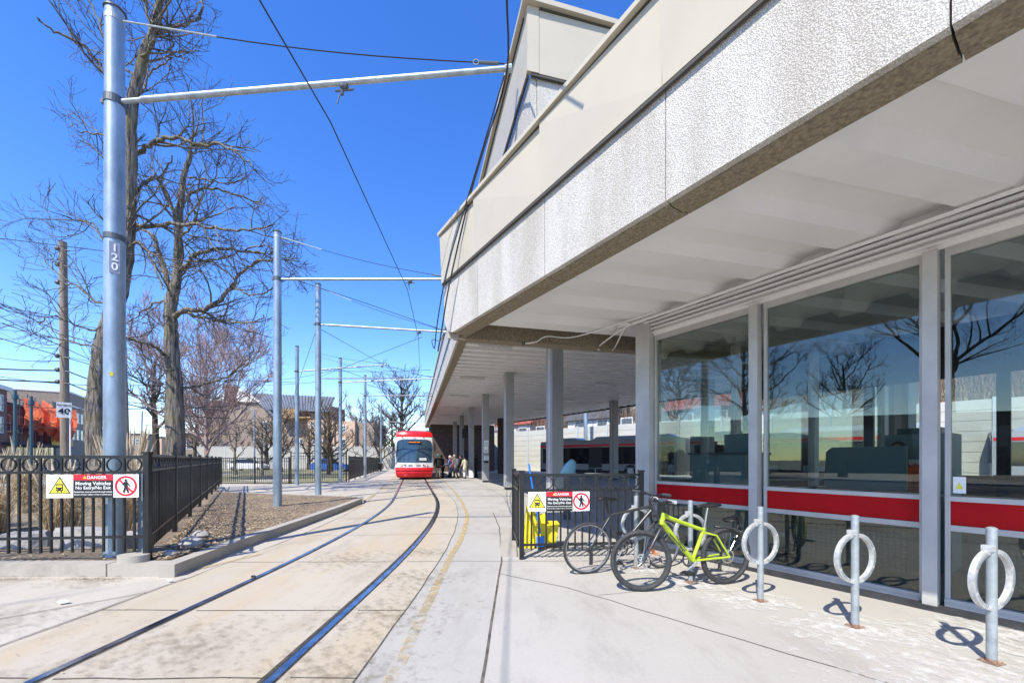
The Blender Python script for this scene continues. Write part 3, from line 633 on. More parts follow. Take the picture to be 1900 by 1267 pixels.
deck(inset, zb+.03, .62, .24, s0_, s0_+46.3, n2, d2, low=.34, slope=.05).build('ribbed_soffit', MAT['soffit'], pl, fix=False)
MB().prism([FA+n2*.1+d2*.1, isect(FA+d2*.1, n2, canR0-n1*.1, d1), isect(canR0-n1*.1, d1, FA+d2*46.9, n2), FA+n2*.1+d2*46.9], 5.75, 5.95).build('roof_slab', MAT['raw_conc'], pl)
MB().beam(canR0+d1*20.5+UP*5.6, canR0-d1*22+UP*5.6, .12, .55).build('edge_beam', MAT['dark_trim'], pl)
# soffit lights
for j in range(7):
    for u in (1.4, 8.5):
        c = FA+d2*(9+j*5.6)+n2*u
        if (c-canR0).dot(n1) > -1.5: continue
        lo = MB().obox(c, n2, .6, d2, .07, zb-.03, zb+.055).build('strip_light', MAT['white_gloss'], pl)
        MB().obox(c-n2*.0, n2, .05, d2, .05, zb-.08, zb-.032).build('lamp_sensor', MAT['lamp_clear'], lo)
# cables along the inner fascia
for k in range(3): MB().tube([FA+n2*(.42+.07*k)+d2*(1+0*k)+UP*(5.39), FA+n2*(.42+.07*k)+d2*46+UP*5.39], .015, 6).build('conduit', MAT['conduit'], pl)
# columns: box sections standing on dark shoes
c0 = V(-.15,18.5,0)
colspots = [c0+d2*6.18*k for k in (-1,0,1,2,3,4,5)]
for i, c in enumerate(colspots+[V(6.97,27.3,0), V(9.9,20.2,0), V(3.6,34.6,0), V(13.1,13.4,0)]):
    co = MB().obox(c, n2, .18, d2, .29, .12, 5.42).build('column', MAT['column'], pl)
    MB().obox(c, n2, .15, d2, .25, 0, .118).build('column_shoe', MAT['dark_trim'], co)
    f_ = MB()
    for sx in (-1, 1): f_.obox(c+n2*sx*.181, n2, .004, d2, .10, .14, 5.38)
    f_.build('column_groove', MAT['frame_metal'], co)
# far brick station wing closing the platform
W0 = FA+d2*41.5+n2*.5
wing = thing('brick_wing', 'dark brown brick wing at the far end under the canopy', 'building', W0+n2*4, 0)
MB().extr([W0, W0+n2*7.4, W0+n2*7.4+UP*5.42, W0+UP*5.42], d2*6).build('wall', MAT['brick_brown'], wing)
MB().extr([W0-d2*.08+n2*3.4, W0-d2*.08+n2*4.6, W0-d2*.08+n2*4.6+UP*2.4, W0-d2*.08+n2*3.4+UP*2.4], d2*.06).build('door', MAT['dark_trim'], wing)
c = FA+d2*33.5+n2*7.2
pier = tag(MB().obox(c, n2, .55, d2, .3, 0, 5.42).build('brick_pier', MAT['brick_brown']), 'dark brick pier standing right of the column with posted notices', 'pier')
# notices on the column nearest the queue
c = c0+d2*6.18-d2*.293
nb = thing('notice_board', 'white paper notices fixed to the grey column beside the queue', 'notice', c, A2)
for (dx, z0, z1, mt_) in ((.0,2.25,2.55,'white_paint'),(-.02,1.80,2.2,'white_paint'),(.0,1.35,1.6,'white_paint'),(.0,1.18,1.32,'sign_black')):
    f_ = MB().obox(c-d2*.008+n2*dx, n2, .14, d2, .006, z0, z1).build('notice', MAT[mt_], nb)
    if mt_ == 'white_paint':
        l_ = MB()
        for k in range(3): l_.obox(c-d2*.016+n2*dx, n2, .09, d2, .002, z0+.05+k*.06, z0+.07+k*.06)
        l_.build('print', MAT['sign_black'], f_)
# hanging display by the third column
c = c0+d2*6.18*2.6+n2*.1
hd = thing('hanging_display', 'black information display hanging from the platform soffit', 'display', c+UP*3.2, A2)
MB().obox(c, n2, .35, d2, .1, 3.2, 4.0).build('display_case', MAT['black_plastic'], hd)
m_ = MB(); m_.rod(c-n2*.28+UP*4.0, c-n2*.28+UP*5.42, .02); m_.rod(c+n2*.28+UP*4.0, c+n2*.28+UP*5.42, .02); m_.build('hanger', MAT['black_plastic'], hd)
# ================================================================ BICYCLE POSTS WITH RINGS
def ring_post(p, lab):
    t = thing('bike_post', lab, 'bike rack', p, A2, 'post and ring bike stands along the booth')
    MB().cyl((0,0,.006), .0275, .915, 20).build('post', MAT['galv_light'], t, smooth=40, local=True)
    MB().lathe if False else None
    MB().tube([(0,0,.915),(0,0,.928),(0,0,.936)], [.0295,.0285,.012], 20).build('cap', MAT['galv_light'], t, smooth=40, local=True)
    m = MB(); c = V(0,-.0,.575); m.flatring(c, V(1,0,0), V(0,0,1), .210, .179, .032, 56)
    m.box(-.05,-.026,.565+.205,-.012,.03,.565+.245); r_ = m.build('ring', MAT['cast_alu'], t, smooth=35, local=True)
    m = MB()
    for sgn in (-1, 1):                     # raised letters round both faces of the ring
        for k in range(26):
            a = R(115+k*5.2) if sgn < 0 else R(-65+k*5.2)
            e = V(cos(a), 0, sin(a)); u = V(-sin(a), 0, cos(a)); cc = c+e*.192+V(0,-.022,0)
            if k % 9 == 8: continue
            m.add([cc-e*.009-u*.004, cc+e*.009-u*.004, cc+e*.009+u*.004, cc-e*.009+u*.004], [(0,1,2,3)])
    m.build('ring_relief', MAT['galv'], r_, local=True)
    bp = MB(); bp.box(-.05,-.05,.0055,.05,.05,.010); bp.build('base_plate', MAT['rust'], t, local=True)
    b = MB()
    for sx in (-1,1):
        for sy in (-1,1): b.cyl((sx*.037, sy*.037, .0105), .006, .009, 6)
    b.build('anchor_bolts', MAT['rust'], t, local=True)
    MB().tube([(0,0,.0125),(0,0,.03)], [.031,.0285], 20).build('rust_collar', MAT['rust'], t, local=True)
    return t
posts = [(3.305,2.748),(2.87,3.337),(2.455,3.94),(2.03,4.535),(1.595,5.12)]
pl_lab = ['bike post with ring nearest the camera, at the right edge of the photo', 'bike post with ring standing alone, second from the right', 'bike post with ring just right of the green bicycle rear wheel', 'bike post the green bicycle leans on, its ring behind the frame', 'bike post with ring at the crossed front wheels of both bicycles']
for p, l in zip(posts, pl_lab): ring_post((*p, 0), l)
# ================================================================ BICYCLES
def bicycle(label, loc, rz, lean, rad, tyre_r, col, fork_col, steer, mtb, name_text=None):
    t = thing('bicycle', label, 'bicycle', loc, rz); t.rotation_euler = (lean, 0, rz)
    def wheel(cx, nm, holder=None, xf=None):
        T = (lambda v: v) if xf is None else xf
        w_ = MB(); c = V(cx,0,rad)
        pts = [c+V(cos(a)*(rad-tyre_r), 0, sin(a)*(rad-tyre_r)) for a in [2*pi*k/48 for k in range(48)]]
        w_.tube([T(p) for p in pts], tyre_r, 10, closed=True)
        ty = w_.build('tyre', MAT['rubber'], None, smooth=True, local=True)
        wt = MB(); rr = rad-2*tyre_r+.004
        b0 = 0
        for k in range(48):
            a = 2*pi*k/48; e = V(cos(a),0,sin(a))
            for dr, dy in ((0,-.011),(0,.011),(-.014,.008),(-.014,-.008)): wt.v.append(T(c+e*(rr+dr)+V(0,dy,0)))
        for k in range(48):
            j = (k+1)%48
            for q_ in range(4): wt.f.append((k*4+q_, j*4+q_, j*4+(q_+1)%4, k*4+(q_+1)%4))
        wh = wt.build('wheel', MAT['bike_gray'] if mtb else MAT['alu'], t, smooth=35, local=True)
        ty.parent = wh
        sp = MB()
        for k in range(32):
            a = 2*pi*k/32; a2 = a+(.35 if k%4 < 2 else -.35); sy = .028 if k%2 else -.028
            sp.rod(T(c+V(cos(a2)*.022,sy,sin(a2)*.022)), T(c+V(cos(a)*rr,0,sin(a)*rr)), .0011, 3)
        sp.build('spokes', MAT['chrome'], wh, local=True)
        hb = MB(); hb.tube([T(c+V(0,-.05,0)), T(c+V(0,-.03,0)), T(c+V(0,-.028,0)), T(c+V(0,.028,0)), T(c+V(0,.03,0)), T(c+V(0,.05,0))], [.008,.012,.026,.026,.012,.008], 12); hb.build('hub', MAT['alu'], wh, local=True)
        if mtb:
            dm = MB(); n_ = 28; 
            for k in range(n_):
                a = 2*pi*k/n_
                for r_ in (.08,.062): dm.v.append(T(c+V(cos(a)*r_, .036, sin(a)*r_)))
            for k in range(n_): j=(k+1)%n_; dm.f.append((2*k,2*k+1,2*j+1,2*j))
            for k in range(5): a=2*pi*k/5; dm.tube([T(c+V(cos(a)*.02,.036,sin(a)*.02)), T(c+V(cos(a+.4)*.066,.036,sin(a+.4)*.066))], .004, 4)
            dm.build('brake_disc', MAT['chrome'], wh, local=True, fix=False)
        rf = MB(); a = .6 if cx > .5 else 2.5
        e = V(cos(a),0,sin(a)); u = V(-sin(a),0,cos(a)); cc = c+e*(rad*.62)
        if cx > .5 and mtb:
            e = V(cos(2.45),0,sin(2.45)); u = V(-sin(2.45),0,cos(2.45)); cc = c+e*(rad*.5)
            rf.extr([T(cc-u*.05-e*.013+V(0,-.012,0)), T(cc+u*.05-e*.013+V(0,-.012,0)), T(cc+u*.05+e*.013+V(0,-.012,0)), T(cc-u*.05+e*.013+V(0,-.012,0))], V(0,.024,0)); rf.build('reflector', MAT['orange'], wh, local=True)
        return wh
    wb = 1.05; bb = V(.43,0,.30); seat_top = V(.295,0,.65) if mtb else V(.26,0,.74); ht = V(.80,0,.83); hb_ = V(.835,0,.71)
    if not mtb: ht = V(.835,0,.84); hb_ = V(.86,0,.74)
    ax = (ht-hb_).normalized()
    Ms = Matrix.Translation(hb_) @ Matrix.Rotation(steer, 4, ax) @ Matrix.Translation(-hb_)
    S = lambda v: Ms @ Vector(v)
    wheel(0, 'rear'); wheel(wb, 'front', xf=S)
    f = MB(); k = 1.25 if mtb else 1.0
    f.tube([ht, hb_], .021*k, 12); f.tube([hb_+ax*.02, bb], [.024*k,.022*k], 12); f.tube([ht-ax*.03, seat_top-V(0,0,.03)], [.019*k,.016*k], 12)
    f.tube([seat_top, bb], .016*k, 12); f.tube([bb+V(0,-.035,0), bb+V(0,.035,0)], .022, 12)
    for s in (-1, 1):
        f.tube([bb+V(-.03,s*.025,0), V(.22,s*.045,.315), V(.0,s*.06,rad)], .010*k, 8)
        f.tube([seat_top+V(.012,s*.012,-.05), V(.17,s*.045,.57), V(.0,s*.06,rad)], .0085*k, 8)
    fo = f.build('frame', MAT[col], t, smooth=60, local=True)
    if name_text:
        dn = (hb_-bb).normalized(); c = bb+(hb_-bb)*.52+V(0,.0265,0)
        # lettering on the side facing the camera
        tx = text(name_text, .062, c, -dn*-1 if False else (-dn), (-dn).cross(V(0,1,0))*1.0, MAT['dark_trim'], None, 'frame_lettering', .001, .002)
        tx.parent = fo
        c = bb+(ht-bb)*.0
    g = MB()
    for s in (-1, 1): g.tube([S(hb_+V(.0,s*.02,-.03)), S(hb_+V(.03,s*.055,-.05)), S(V(wb-.01,s*.055,rad))], [.016,.019 if mtb else .013,.012], 10)
    g.tube([S(hb_+V(-.0,-.06,-.045)), S(hb_+V(0,.06,-.045))], .017, 8); g.build('fork', MAT[fork_col], t, smooth=60, local=True)
    stem = ht+ax*.055; bar = stem+V(.06,0,.05)
    g = MB(); g.tube([S(ht), S(stem), S(bar)], .015, 8)
    hw = .31
    g.tube([S(p) for p in smooth_path([bar+V(-.04,-hw,.035), bar+V(-.01,-.16,.03), bar, bar+V(-.01,.16,.03), bar+V(-.04,hw,.035)], 4)], .0125, 8); hbr = g.build('handlebar', MAT['black_plastic'], t, smooth=60, local=True)
    for s in (-1, 1):
        g = MB(); g.tube([S(bar+V(-.028,s*(hw-.12),.034)), S(bar+V(-.043,s*(hw+.005),.036))], .0175, 10)
        g.build('grip', MAT['cast_alu'] if mtb else MAT['galv_dark'], hbr, smooth=60, local=True)
        g = MB()
        g.tube([S(bar+V(-.01,s*.15,.02)), S(bar+V(.04,s*.17,.0)), S(bar+V(.03,s*.25,-.0))], .005, 5)
        g.ell(S(bar+V(0,s*.14,.02)), .025,.03,.02, 8, 6)
        g.build('brake_lever', MAT['black_plastic'], hbr, local=True)
    g = MB()
    g.tube([S(p) for p in smooth_path([bar+V(.03,-.15,.02), bar+V(.10,-.05,-.03), ht+V(.06,0,-.05), hb_+V(.03,.03,-.1)], 5)], .0025, 4)
    g.tube([S(p) for p in smooth_path([bar+V(.03,.15,.02), bar+V(.11,.05,-.02), ht+V(.06,0,-.02), hb_+V(-.03,.03,-.02)], 5)], .0025, 4); g.build('brake_cables', MAT['wire'], hbr, local=True)
    sp = seat_top+V(-.035,0,.16 if not mtb else .225)
    MB().tube([seat_top-V(0,0,.01), sp], .0135, 10).build('seatpost', MAT['chrome'] if mtb else MAT['black_plastic'], t, smooth=60, local=True)
    s_ = MB(); rings = []
    for x, wd, z, th in ((-.135,.03,.03,.012),(-.12,.07,.035,.028),(-.06,.078,.035,.036),(0,.05,.028,.032),(.06,.028,.025,.028),(.12,.018,.02,.024),(.14,.008,.012,.01)):
        rings.append([sp+V(x, wd*cos(a), z+th*sin(a)*(.5 if sin(a) > 0 else 1)) for a in [2*pi*k/12 for k in range(12)]])
    s_.loft(rings); s_.build('saddle', MAT['black_plastic'], t, smooth=True, local=True)
    # drivetrain on the right side (y<0)
    c = bb+V(0,-.05,0); cr = MB(); n_ = 40
    cr.flatring(c, V(1,0,0), V(0,0,1), .092, .072, .003, n_)
    for k in range(5): a = 2*pi*k/5; cr.rod(c, c+V(cos(a)*.08,0,sin(a)*.08), .006, 5)
    cr.build('chainring', MAT['bike_gray'], t, local=True)
    ca = R(-35) if mtb else R(60)
    for s in (-1, 1):
        g = MB(); e = V(cos(ca),0,sin(ca))*s
        cc = bb+V(0,s*-.07*-1 if False else s*.07,0); g.tube([cc, cc+e*.17], [.013,.010], 8)
        ck = g.build('crank', MAT['alu'], t, local=True); pc = cc+e*.17
        MB().box(pc.x-.045, min(pc.y, pc.y+s*.1), pc.z-.012, pc.x+.045, max(pc.y, pc.y+s*.1), pc.z+.012).build('pedal', MAT['black_plastic'], ck, local=True)
    g = MB(); g.tube([c+V(0,0,.09), V(.0,-.05,rad+.04)], .004, 4); g.tube([c+V(0,0,-.09), V(.03,-.05,rad-.17), V(.05,-.05,rad-.13), V(0,-.05,rad-.045)], .004, 4); g.build('chain', MAT['bike_gray'], t, local=True)
    g = MB(); g.tube([V(0,-.045,rad), V(0,-.058,rad)], [.045,.03], 16); g.box(.0,-.062,rad-.19,.045,-.052,rad-.04); g.build('rear_gears', MAT['bike_gray'], t, local=True)
    return t, fo
rz_g = A2+pi
gb, gfr = bicycle('lime green mountain bicycle with lettered down tube leaning on a bike post', (2.39,4.485,0), rz_g, R(-3), .325, .026, 'bike_green', 'bike_gray', R(-16), True, 'cannondale')
bb2, _ = bicycle('dark grey bicycle behind the green one, its rear wheel beside the black fence', (.918,4.887,0), A2, R(4), .32, .0165, 'bike_gray', 'bike_gray', R(12), False)
m = MB(); m.tube(smooth_path([V(.06,.02,.76), V(-.05,.05,.78), V(-.12,.03,.74), V(-.05,-.03,.70), V(.04,-.02,.73), V(-.03,.04,.76), V(-.13,0,.71)], 6), .010, 6)
m.tube([V(.16,.0,.66), V(-.06,.02,.62), V(-.16,.0,.55)], .012, 6); m.tube([V(-.16,0,.72), V(-.10,.02,.50)], .006, 5); m.build('coiled_lock', MAT['black_plastic'], gb, smooth=True, local=True)
# ================================================================ BLACK FENCES
def fence(name, label, p0, p1, npan, z, h, rings=True, cat='fence', sp=.126, cap=True, group=None, rail2=.21, low=.30, end0=True, end1=True, taper=None):
    p0, p1 = Vector(p0), Vector(p1); d = (p1-p0); Lg = d.length; d.normalize(); nrm = V(d.y,-d.x,0)
    t = thing(name, label, cat, p0+UP*z, math.atan2(d.y, d.x), group); pl_ = Lg/npan
    for i in range(npan+1):
        if (i == 0 and not end0) or (i == npan and not end1): continue
        c = p0+d*pl_*i; po = MB().obox(c, d, .032, nrm, .032, z-.03, z+h+.02).build('post', MAT['black_iron'], t)
        if cap: MB().obox(c, d, .040, nrm, .040, z+h+.021, z+h+.045).build('post_cap', MAT['black_iron'], po)
    for i in range(npan):
        a = p0+d*(pl_*i+.034); b = p0+d*(pl_*(i+1)-.034); Lp = (b-a).length; nb = max(2, round(Lp/sp)); nb += nb % 2
        m = MB(); s = Lp/nb
        for k in range(1, nb):
            c = a+d*s*k; top = h-.02 if (not rings or k % 2 == 0) else h-rail2
            m.obox(c, d, .0105, nrm, .0105, z+.12, z+top)
        pn = m.build('fence_panel', MAT['black_iron'], t)
        m = MB()
        for zz, ww in ((h-.02,.036),(h-rail2,.03),(low,.03)): m.beam(a+UP*(z+zz), b+UP*(z+zz), .03, ww)
        m.build('rails', MAT['black_iron'], pn)
        if rings:
            m = MB(); rr = (rail2-.036)/2-.001
            for k in range(nb//2): m.flatring(a+d*s*(2*k+1)+UP*(z+h-.02-rail2/2+.01), d, UP, rr, rr-.011, .018, 24)
            m.build('ring_row', MAT['black_iron'], pn, smooth=40)
    return t
fd = V(.995,.10,0)
fence('metal_fence', 'black ring topped fence with the danger sign left of the tracks', C0-fd*7.2+V(0,0,0), C0-d1*0, 3, .14, 1.31, end1=True)
fence('metal_fence', 'black ring topped fence running away along the leafy island', C0+d1*.06, Fend, 8, .14, 1.33, end0=False)
fence('metal_fence', 'low black fence with danger sign between the platform and the bicycles', V(.136,5.6,0), V(.136,5.6,0)+V(.995,.10,0)*1.74, 1, 0, 1.20, sp=.107, rail2=.235, low=.20)
fence('metal_fence', 'short black gate leaf standing edge-on beside the right danger sign', V(.10,5.68,0), V(.03,6.75,0), 1, 0, 1.20, sp=.107, rail2=.235, low=.20, end0=False)
fence('metal_fence', 'black picket fence in front of the brick gable house', V(-16.6,22.7,0), V(-12.8,22.9,0), 2, .0, 1.5, rings=False)
fence('metal_fence', 'taller black picket gate section behind the third trolley pole', V(-12.75,23.0,0), V(-10.35,24.9,0), 2, 0, 1.8, rings=False)
fence('metal_fence', 'black ring topped fence curving away to the streetcar', V(-10.3,25.2,0), V(-10.3,25.2,0)+d2*27, 10, .0, 1.6)
fence('metal_fence', 'grey black picket fence far across the lawn', V(-42,40,0), V(-18,52,0), 9, 0, 1.6, rings=False, sp=.3)
tag(MB().prism([V(-4.67,4.78,0)+V(.17*cos(a)+.02,.13*sin(a)+.12,0) for a in [2*pi*k/14 for k in range(14)]], .13, .235).build('concrete_footing', MAT['conc_kerb'], smooth=50), 'round concrete footing at the foot of the fence corner post', 'footing')
tag(MB().prism([V(-.17,5.72,0), V(.07,5.72,0), V(.07,8.0,0), V(-.22,8.0,0)], 0, .035).build('concrete_pad', MAT['conc_kerb']), 'raised pinkish concrete pad beside the low fence post', 'kerb')
m = MB(); m.prism([V(-.35,4.35,0)*0+V(-4.35,4.80,0), V(-4.28,4.93,0), V(-4.55,4.95,0), V(-4.6,4.85,0)], .142, .20); 
# ---------------------------------------------------------------- danger signs
def danger(label, c, right, wd, ht):
    right = right.normalized(); nn = V(right.y,-right.x,0); c = Vector(c)
    t = thing('danger_sign', label, 'sign', c, math.atan2(right.y, right.x), 'danger signs on the fences')
    def panel(u0, u1, z0, z1, m, d=.0, nm='panel', th=.004, par=None):
        return MB().extr([c+right*u0+UP*z0+nn*d, c+right*u1+UP*z0+nn*d, c+right*u1+UP*z1+nn*d, c+right*u0+UP*z1+nn*d], -nn*th).build(nm, m, par or t)
    a, b, e = -wd/2, -wd/2+wd*.288, wd/2-wd*.277; h2 = ht/2
    p1_ = panel(a, b-.002, -h2, h2, MAT['white_paint'], nm='tram_panel'); p2_ = panel(b, e-.002, -h2, h2, MAT['sign_black'], nm='text_panel'); p3_ = panel(e, wd/2, -h2, h2, MAT['white_paint'], nm='walker_panel')
    u = (a+b)/2
    def tri(s, d, m, par, cu=u, cz=-.01*ht):
        P = [c+right*(cu-s*.86)+UP*(cz-s*.62)+nn*d, c+right*(cu+s*.86)+UP*(cz-s*.62)+nn*d, c+right*cu+UP*(cz+s*.86)+nn*d]
        return MB().extr(P, -nn*.001).build('triangle', m, par)
    S_ = ht*.5
    tri(S_, .002, MAT['sign_black'], p1_); tri(S_*.84, .0035, MAT['sign_yellow'], p1_, cz=-.025*ht)
    m = MB()
    def rect(mb, cu, cz, w_, h_, d): mb.extr([c+right*(cu-w_/2)+UP*(cz-h_/2)+nn*d, c+right*(cu+w_/2)+UP*(cz-h_/2)+nn*d, c+right*(cu+w_/2)+UP*(cz+h_/2)+nn*d, c+right*(cu-w_/2)+UP*(cz+h_/2)+nn*d], -nn*.001)
    g = S_; rect(m, u, -.12*g, .56*g, .55*g, .005); rect(m, u, .17*g, .5*g, .06*g, .005); rect(m, u-.14*g, -.46*g, .1*g, .12*g, .005); rect(m, u+.14*g, -.46*g, .1*g, .12*g, .005)
    m.build('tram_symbol', MAT['sign_black'], p1_)
    m = MB(); rect(m, u, -.0*g, .42*g, .18*g, .0065); rect(m, u-.17*g, -.27*g, .08*g, .08*g, .0065); rect(m, u+.17*g, -.27*g, .08*g, .08*g, .0065); m.build('tram_window', MAT['sign_yellow'], p1_)
    # red header and words
    hz = h2-ht*.125
    m = MB(); rect(m, (b+e)/2-.001, hz, (e-b)-.003, ht*.25, .0015); rh = m.build('red_header', MAT['sign_red'], p2_)
    m = MB(); cu = b+(e-b)*.29; P = [c+right*(cu-.018)+UP*(hz-.014)+nn*.004, c+right*(cu+.018)+UP*(hz-.014)+nn*.004, c+right*cu+UP*(hz+.018)+nn*.004]; m.extr(P, -nn*.001); m.build('triangle', MAT['sign_yellow'], rh)
    W_ = MAT['white_paint']; cc = lambda uu, zz, d=.005: c+right*uu+UP*zz+nn*d
    mid = (b+e)/2; W2 = e-b
    text('DANGER', ht*.19, cc(b+W2*.59, hz-.002), right, UP, W_, rh, 'words', .0008, .0006)
    text('Moving Vehicles', W2*.136, cc(mid, h2-ht*.385, .004), right, UP, W_, p2_, 'words', .0008, .0008)
    text('No Entry/No Exit', W2*.122, cc(mid, h2-ht*.575, .004), right, UP, W_, p2_, 'words', .0008, .0006)
    text('Pedestrians must proceed through station', W2*.056, cc(mid, h2-ht*.745, .004), right, UP, W_, p2_, 'words', .0006, .0003)
    text('Breach of bylaw subject to fine or prosecution', W2*.050, cc(mid, h2-ht*.86, .004), right, UP, W_, p2_, 'words', .0006, .0002)
    # prohibition ring and walker
    u3 = (e+wd/2)/2; r_ = ht*.44
    MB().flatring(cc(u3, 0, .003), right, UP, r_, r_*.81, .003, 40).build('red_ring', MAT['sign_red'], p3_)
    m = MB(); q1 = cc(u3-r_*.62, r_*.62, .003); q2 = cc(u3+r_*.62, -r_*.62, .003); m.beam(q1, q2, .0015, r_*.17, up=right+UP); m.build('red_bar', MAT['sign_red'], p3_)
    m = MB(); s = r_
    m.disc(cc(u3-.0*s, .56*s, .0062), right, UP, .13*s, 12)
    def limb(x0, z0_, x1, z1_, w0): 
        A, B = cc(u3+x0*s, z0_*s, .0062), cc(u3+x1*s, z1_*s, .0062); q = (B-A).normalized().cross(nn)*w0*s; m.add([A-q, A+q, B+q, B-q], [(0,1,2,3)])
    limb(0,.42,0,-.05,.15); limb(.02,0,.22,-.66,.08); limb(-.02,0,-.2,-.66,.08); limb(.08,.38,.32,.05,.055); limb(-.08,.38,-.3,.08,.055); limb(.32,.05,.4,-.02,.05)
    m.build('walker_symbol', MAT['sign_black'], p3_, fix=False)
    return t
cL = V(C0.x,C0.y,0)-fd*1.03+V(0,-.03,0)
Ys = 4.85; danger('wide danger sign reading Moving Vehicles on the left ring topped fence', V((172.5-950)/F*Ys, Ys, H+(852-901.5)/F*Ys), fd, 1.02, .282)
Ys = 5.63; danger('smaller looking danger sign reading Moving Vehicles on the right fence by the bicycles', V((1037-950)/F*Ys, Ys-.03, H+(852-929.5)/F*Ys), V(.995,.10,0), .875, .272)
# ================================================================ TROLLEY POLES AND OVERHEAD
def trolley_pole(label, x, y, z0, ztop, rad, az_=None, arm=None, number=None):
    t = thing('trolley_pole', label, 'pole', (x,y,z0), 0, 'steel poles carrying the tram wires')
    MB().tube([V(x,y,z0-.05), V(x,y,ztop)], [rad*1.08, rad*.94], 24).build('shaft', MAT['galv'], t, smooth=40)
    MB().tube([V(x,y,ztop+.001), V(x,y,ztop+.02), V(x,y,ztop+.05)], [rad*1.08,rad*1.08,rad*.8], 24).build('cap', MAT['galv_dark'], t, smooth=30)
    MB().tube([V(x,y,ztop-.15), V(x,y,ztop-.09)], rad*.98, 24).build('clamp', MAT['galv_light'], t)
    if arm:
        za, e = arm; e = Vector(e); s = V(x,y,za); u = (e-s).normalized()
        for dz in (0,):
            cl = MB().tube([V(x,y,za-.05), V(x,y,za+.05)], rad*1.05, 24); cl.box(x-rad*1.5, y-.03, za-.03, x-rad*.9, y+.03, za+.03); cl.build('clamp', MAT['galv_dark'], t)
        ab = MB().tube([s+u*rad*.95, s+u*(rad+.25), s+u*(rad+.26), e], [.028,.028,.038,.034], 12).build('bracket_arm', MAT['galv_light'], t, smooth=40)
        MB().tube([e-u*.04, e+u*.05], .045, 10).build('arm_end', MAT['galv_light'], ab)
        # stay from the top to the arm end with a turnbuckle
        a_ = V(x+rad, y, ztop-.12); b_ = e+UP*.06; P = []
        for k in range(13): f_ = k/12; P.append(a_.lerp(b_, f_)-UP*.10*sin(pi*f_))
        sw_ = MB().tube(P, .0075, 5).build('stay_wire', MAT['wire'], t)
        MB().tube([P[0], P[0].lerp(P[3],.98)], .011, 6).build('stay_rod', MAT['galv_light'], sw_)
        m = MB().tube([P[-2].lerp(P[-1],.1), P[-2].lerp(P[-1],.7)], .02, 8); m.ring(P[-2].lerp(P[-1],.0), (P[-1]-P[-2]).normalized(), UP, .035, .008, 12, 5); m.build('turnbuckle', MAT['galv_dark'], sw_)
    return t
def track_x(y):
    for i in range(len(TC)-1):
        if TC[i].y <= y <= TC[i+1].y: f_ = (y-TC[i].y)/(TC[i+1].y-TC[i].y); return TC[i].x+(TC[i+1].x-TC[i].x)*f_
    return TC[-1].x
arms = []
def hanger(par, P, e0, e1):
    m = MB(); u = (Vector(e1)-Vector(e0)).normalized(); m.ell(P, .06,.05,.04, 8, 6); m.tube([P+V(-.02,0,0), P+V(-.03,0,-.1)], .02, 6); m.tube([P-u*.12+UP*.02-UP*.06, P+u*.12-UP*.04], .014, 6); m.build('insulator', MAT['galv_dark'], par)
    P2 = P+V(-.05,0,-.10); W_ = V(track_x(P.y), P.y, P.z-.22) 
    MB().tube(smooth_path([P2, P2.lerp(W_,.5)+UP*.035, W_], 4), .007, 5).build('pull_off', MAT['wire'], par)
TP = [('thick near trolley pole numbered 120 beside the left danger sign', -5.2, 5.22, .13, 7.25, .105, (6.07, V(-.05,5.2,6.49)), -2.19),
      ('trolley pole standing in the leafy island, second nearest', -6.32, 10.75, .14, 7.5, .10, (6.25, V(-1.78,10.75,6.25)), -2.75),
      ('trolley pole at the back edge of the island near the tip', -6.9, 14.2, .14, 7.6, .10, (6.2, V(-2.4,14.2,5.93)), -3.3),
      ('trolley pole behind the tall gate section of the fence', -11.75, 21.8, 0, 7.55, .10, (6.2, V(-7.2,22.6,6.75)), None),
      ('dark ringed trolley pole close behind the third nearest pole', -11.3, 23.2, 0, 7.5, .10, (6.1, V(-7.0,25,6.5)), None),
      ('trolley pole left of the ring topped fence post, middle distance', -10.5, 24.4, 0, 7.55, .10, (6.1, V(-4.7,24.6,6.4)), None),
      ('trolley pole left of the streetcar behind the curving fence', -10.9, 29.6, 0, 7.6, .10, (6.1, V(-6.0,30.6,6.3)), None),
      ('farthest thin trolley pole just left of the streetcar', -15.6, 47.5, 0, 7.5, .10, (5.9, V(-10.5,48.5,5.9)), None)]
poleobjs = []
for lab, x, y, z0, zt_, r_, arm, hx in TP:
    o = trolley_pole(lab, x, y, z0, zt_, r_, None, arm); poleobjs.append(o); e = arm[1]; s = V(x,y,arm[0])
    tx_ = track_x(e.y)+.12 if hx is None else hx
    f_ = (tx_-s.x)/(e.x-s.x); f_ = min(max(f_, .2), .97); hanger(o, s.lerp(e, f_)-UP*.06, s, e)
# marks on the near pole
o = poleobjs[0]; x, y = -5.2, 5.22
cv = V(-x, -y, 0).normalized()              # side of the pole facing the street corner
rt = V(-cv.y, cv.x, 0)
for s_, z in (('1',4.12),('2',4.0),('0',3.88)): text(s_, .135, V(x,y,z)+cv*.112-rt*.0, rt, UP, MAT['white_paint'], o, 'number', .001, .002)
MB().obox(V(x,y,0)+cv*.1035, rt, .05, cv, .005, 3.80, 4.20).build('number_plate', mat('plate_mauve', (.24,.27,.36), .6), o)
MB().obox(V(x,y,0)+cv*.107-rt*.03, rt, .017, cv, .003, 2.47, 2.52).build('yellow_tag', MAT['yellow_plastic'], o)
MB().tube([V(x,y,4.25), V(x,y,4.32)], .112, 24).build('clamp', MAT['galv_dark'], o)
m = MB(); m.obox(V(x,y,0)+V(.0,.13,0), V(1,0,0), .03, V(0,1,0), .02, .2, 1.3); 
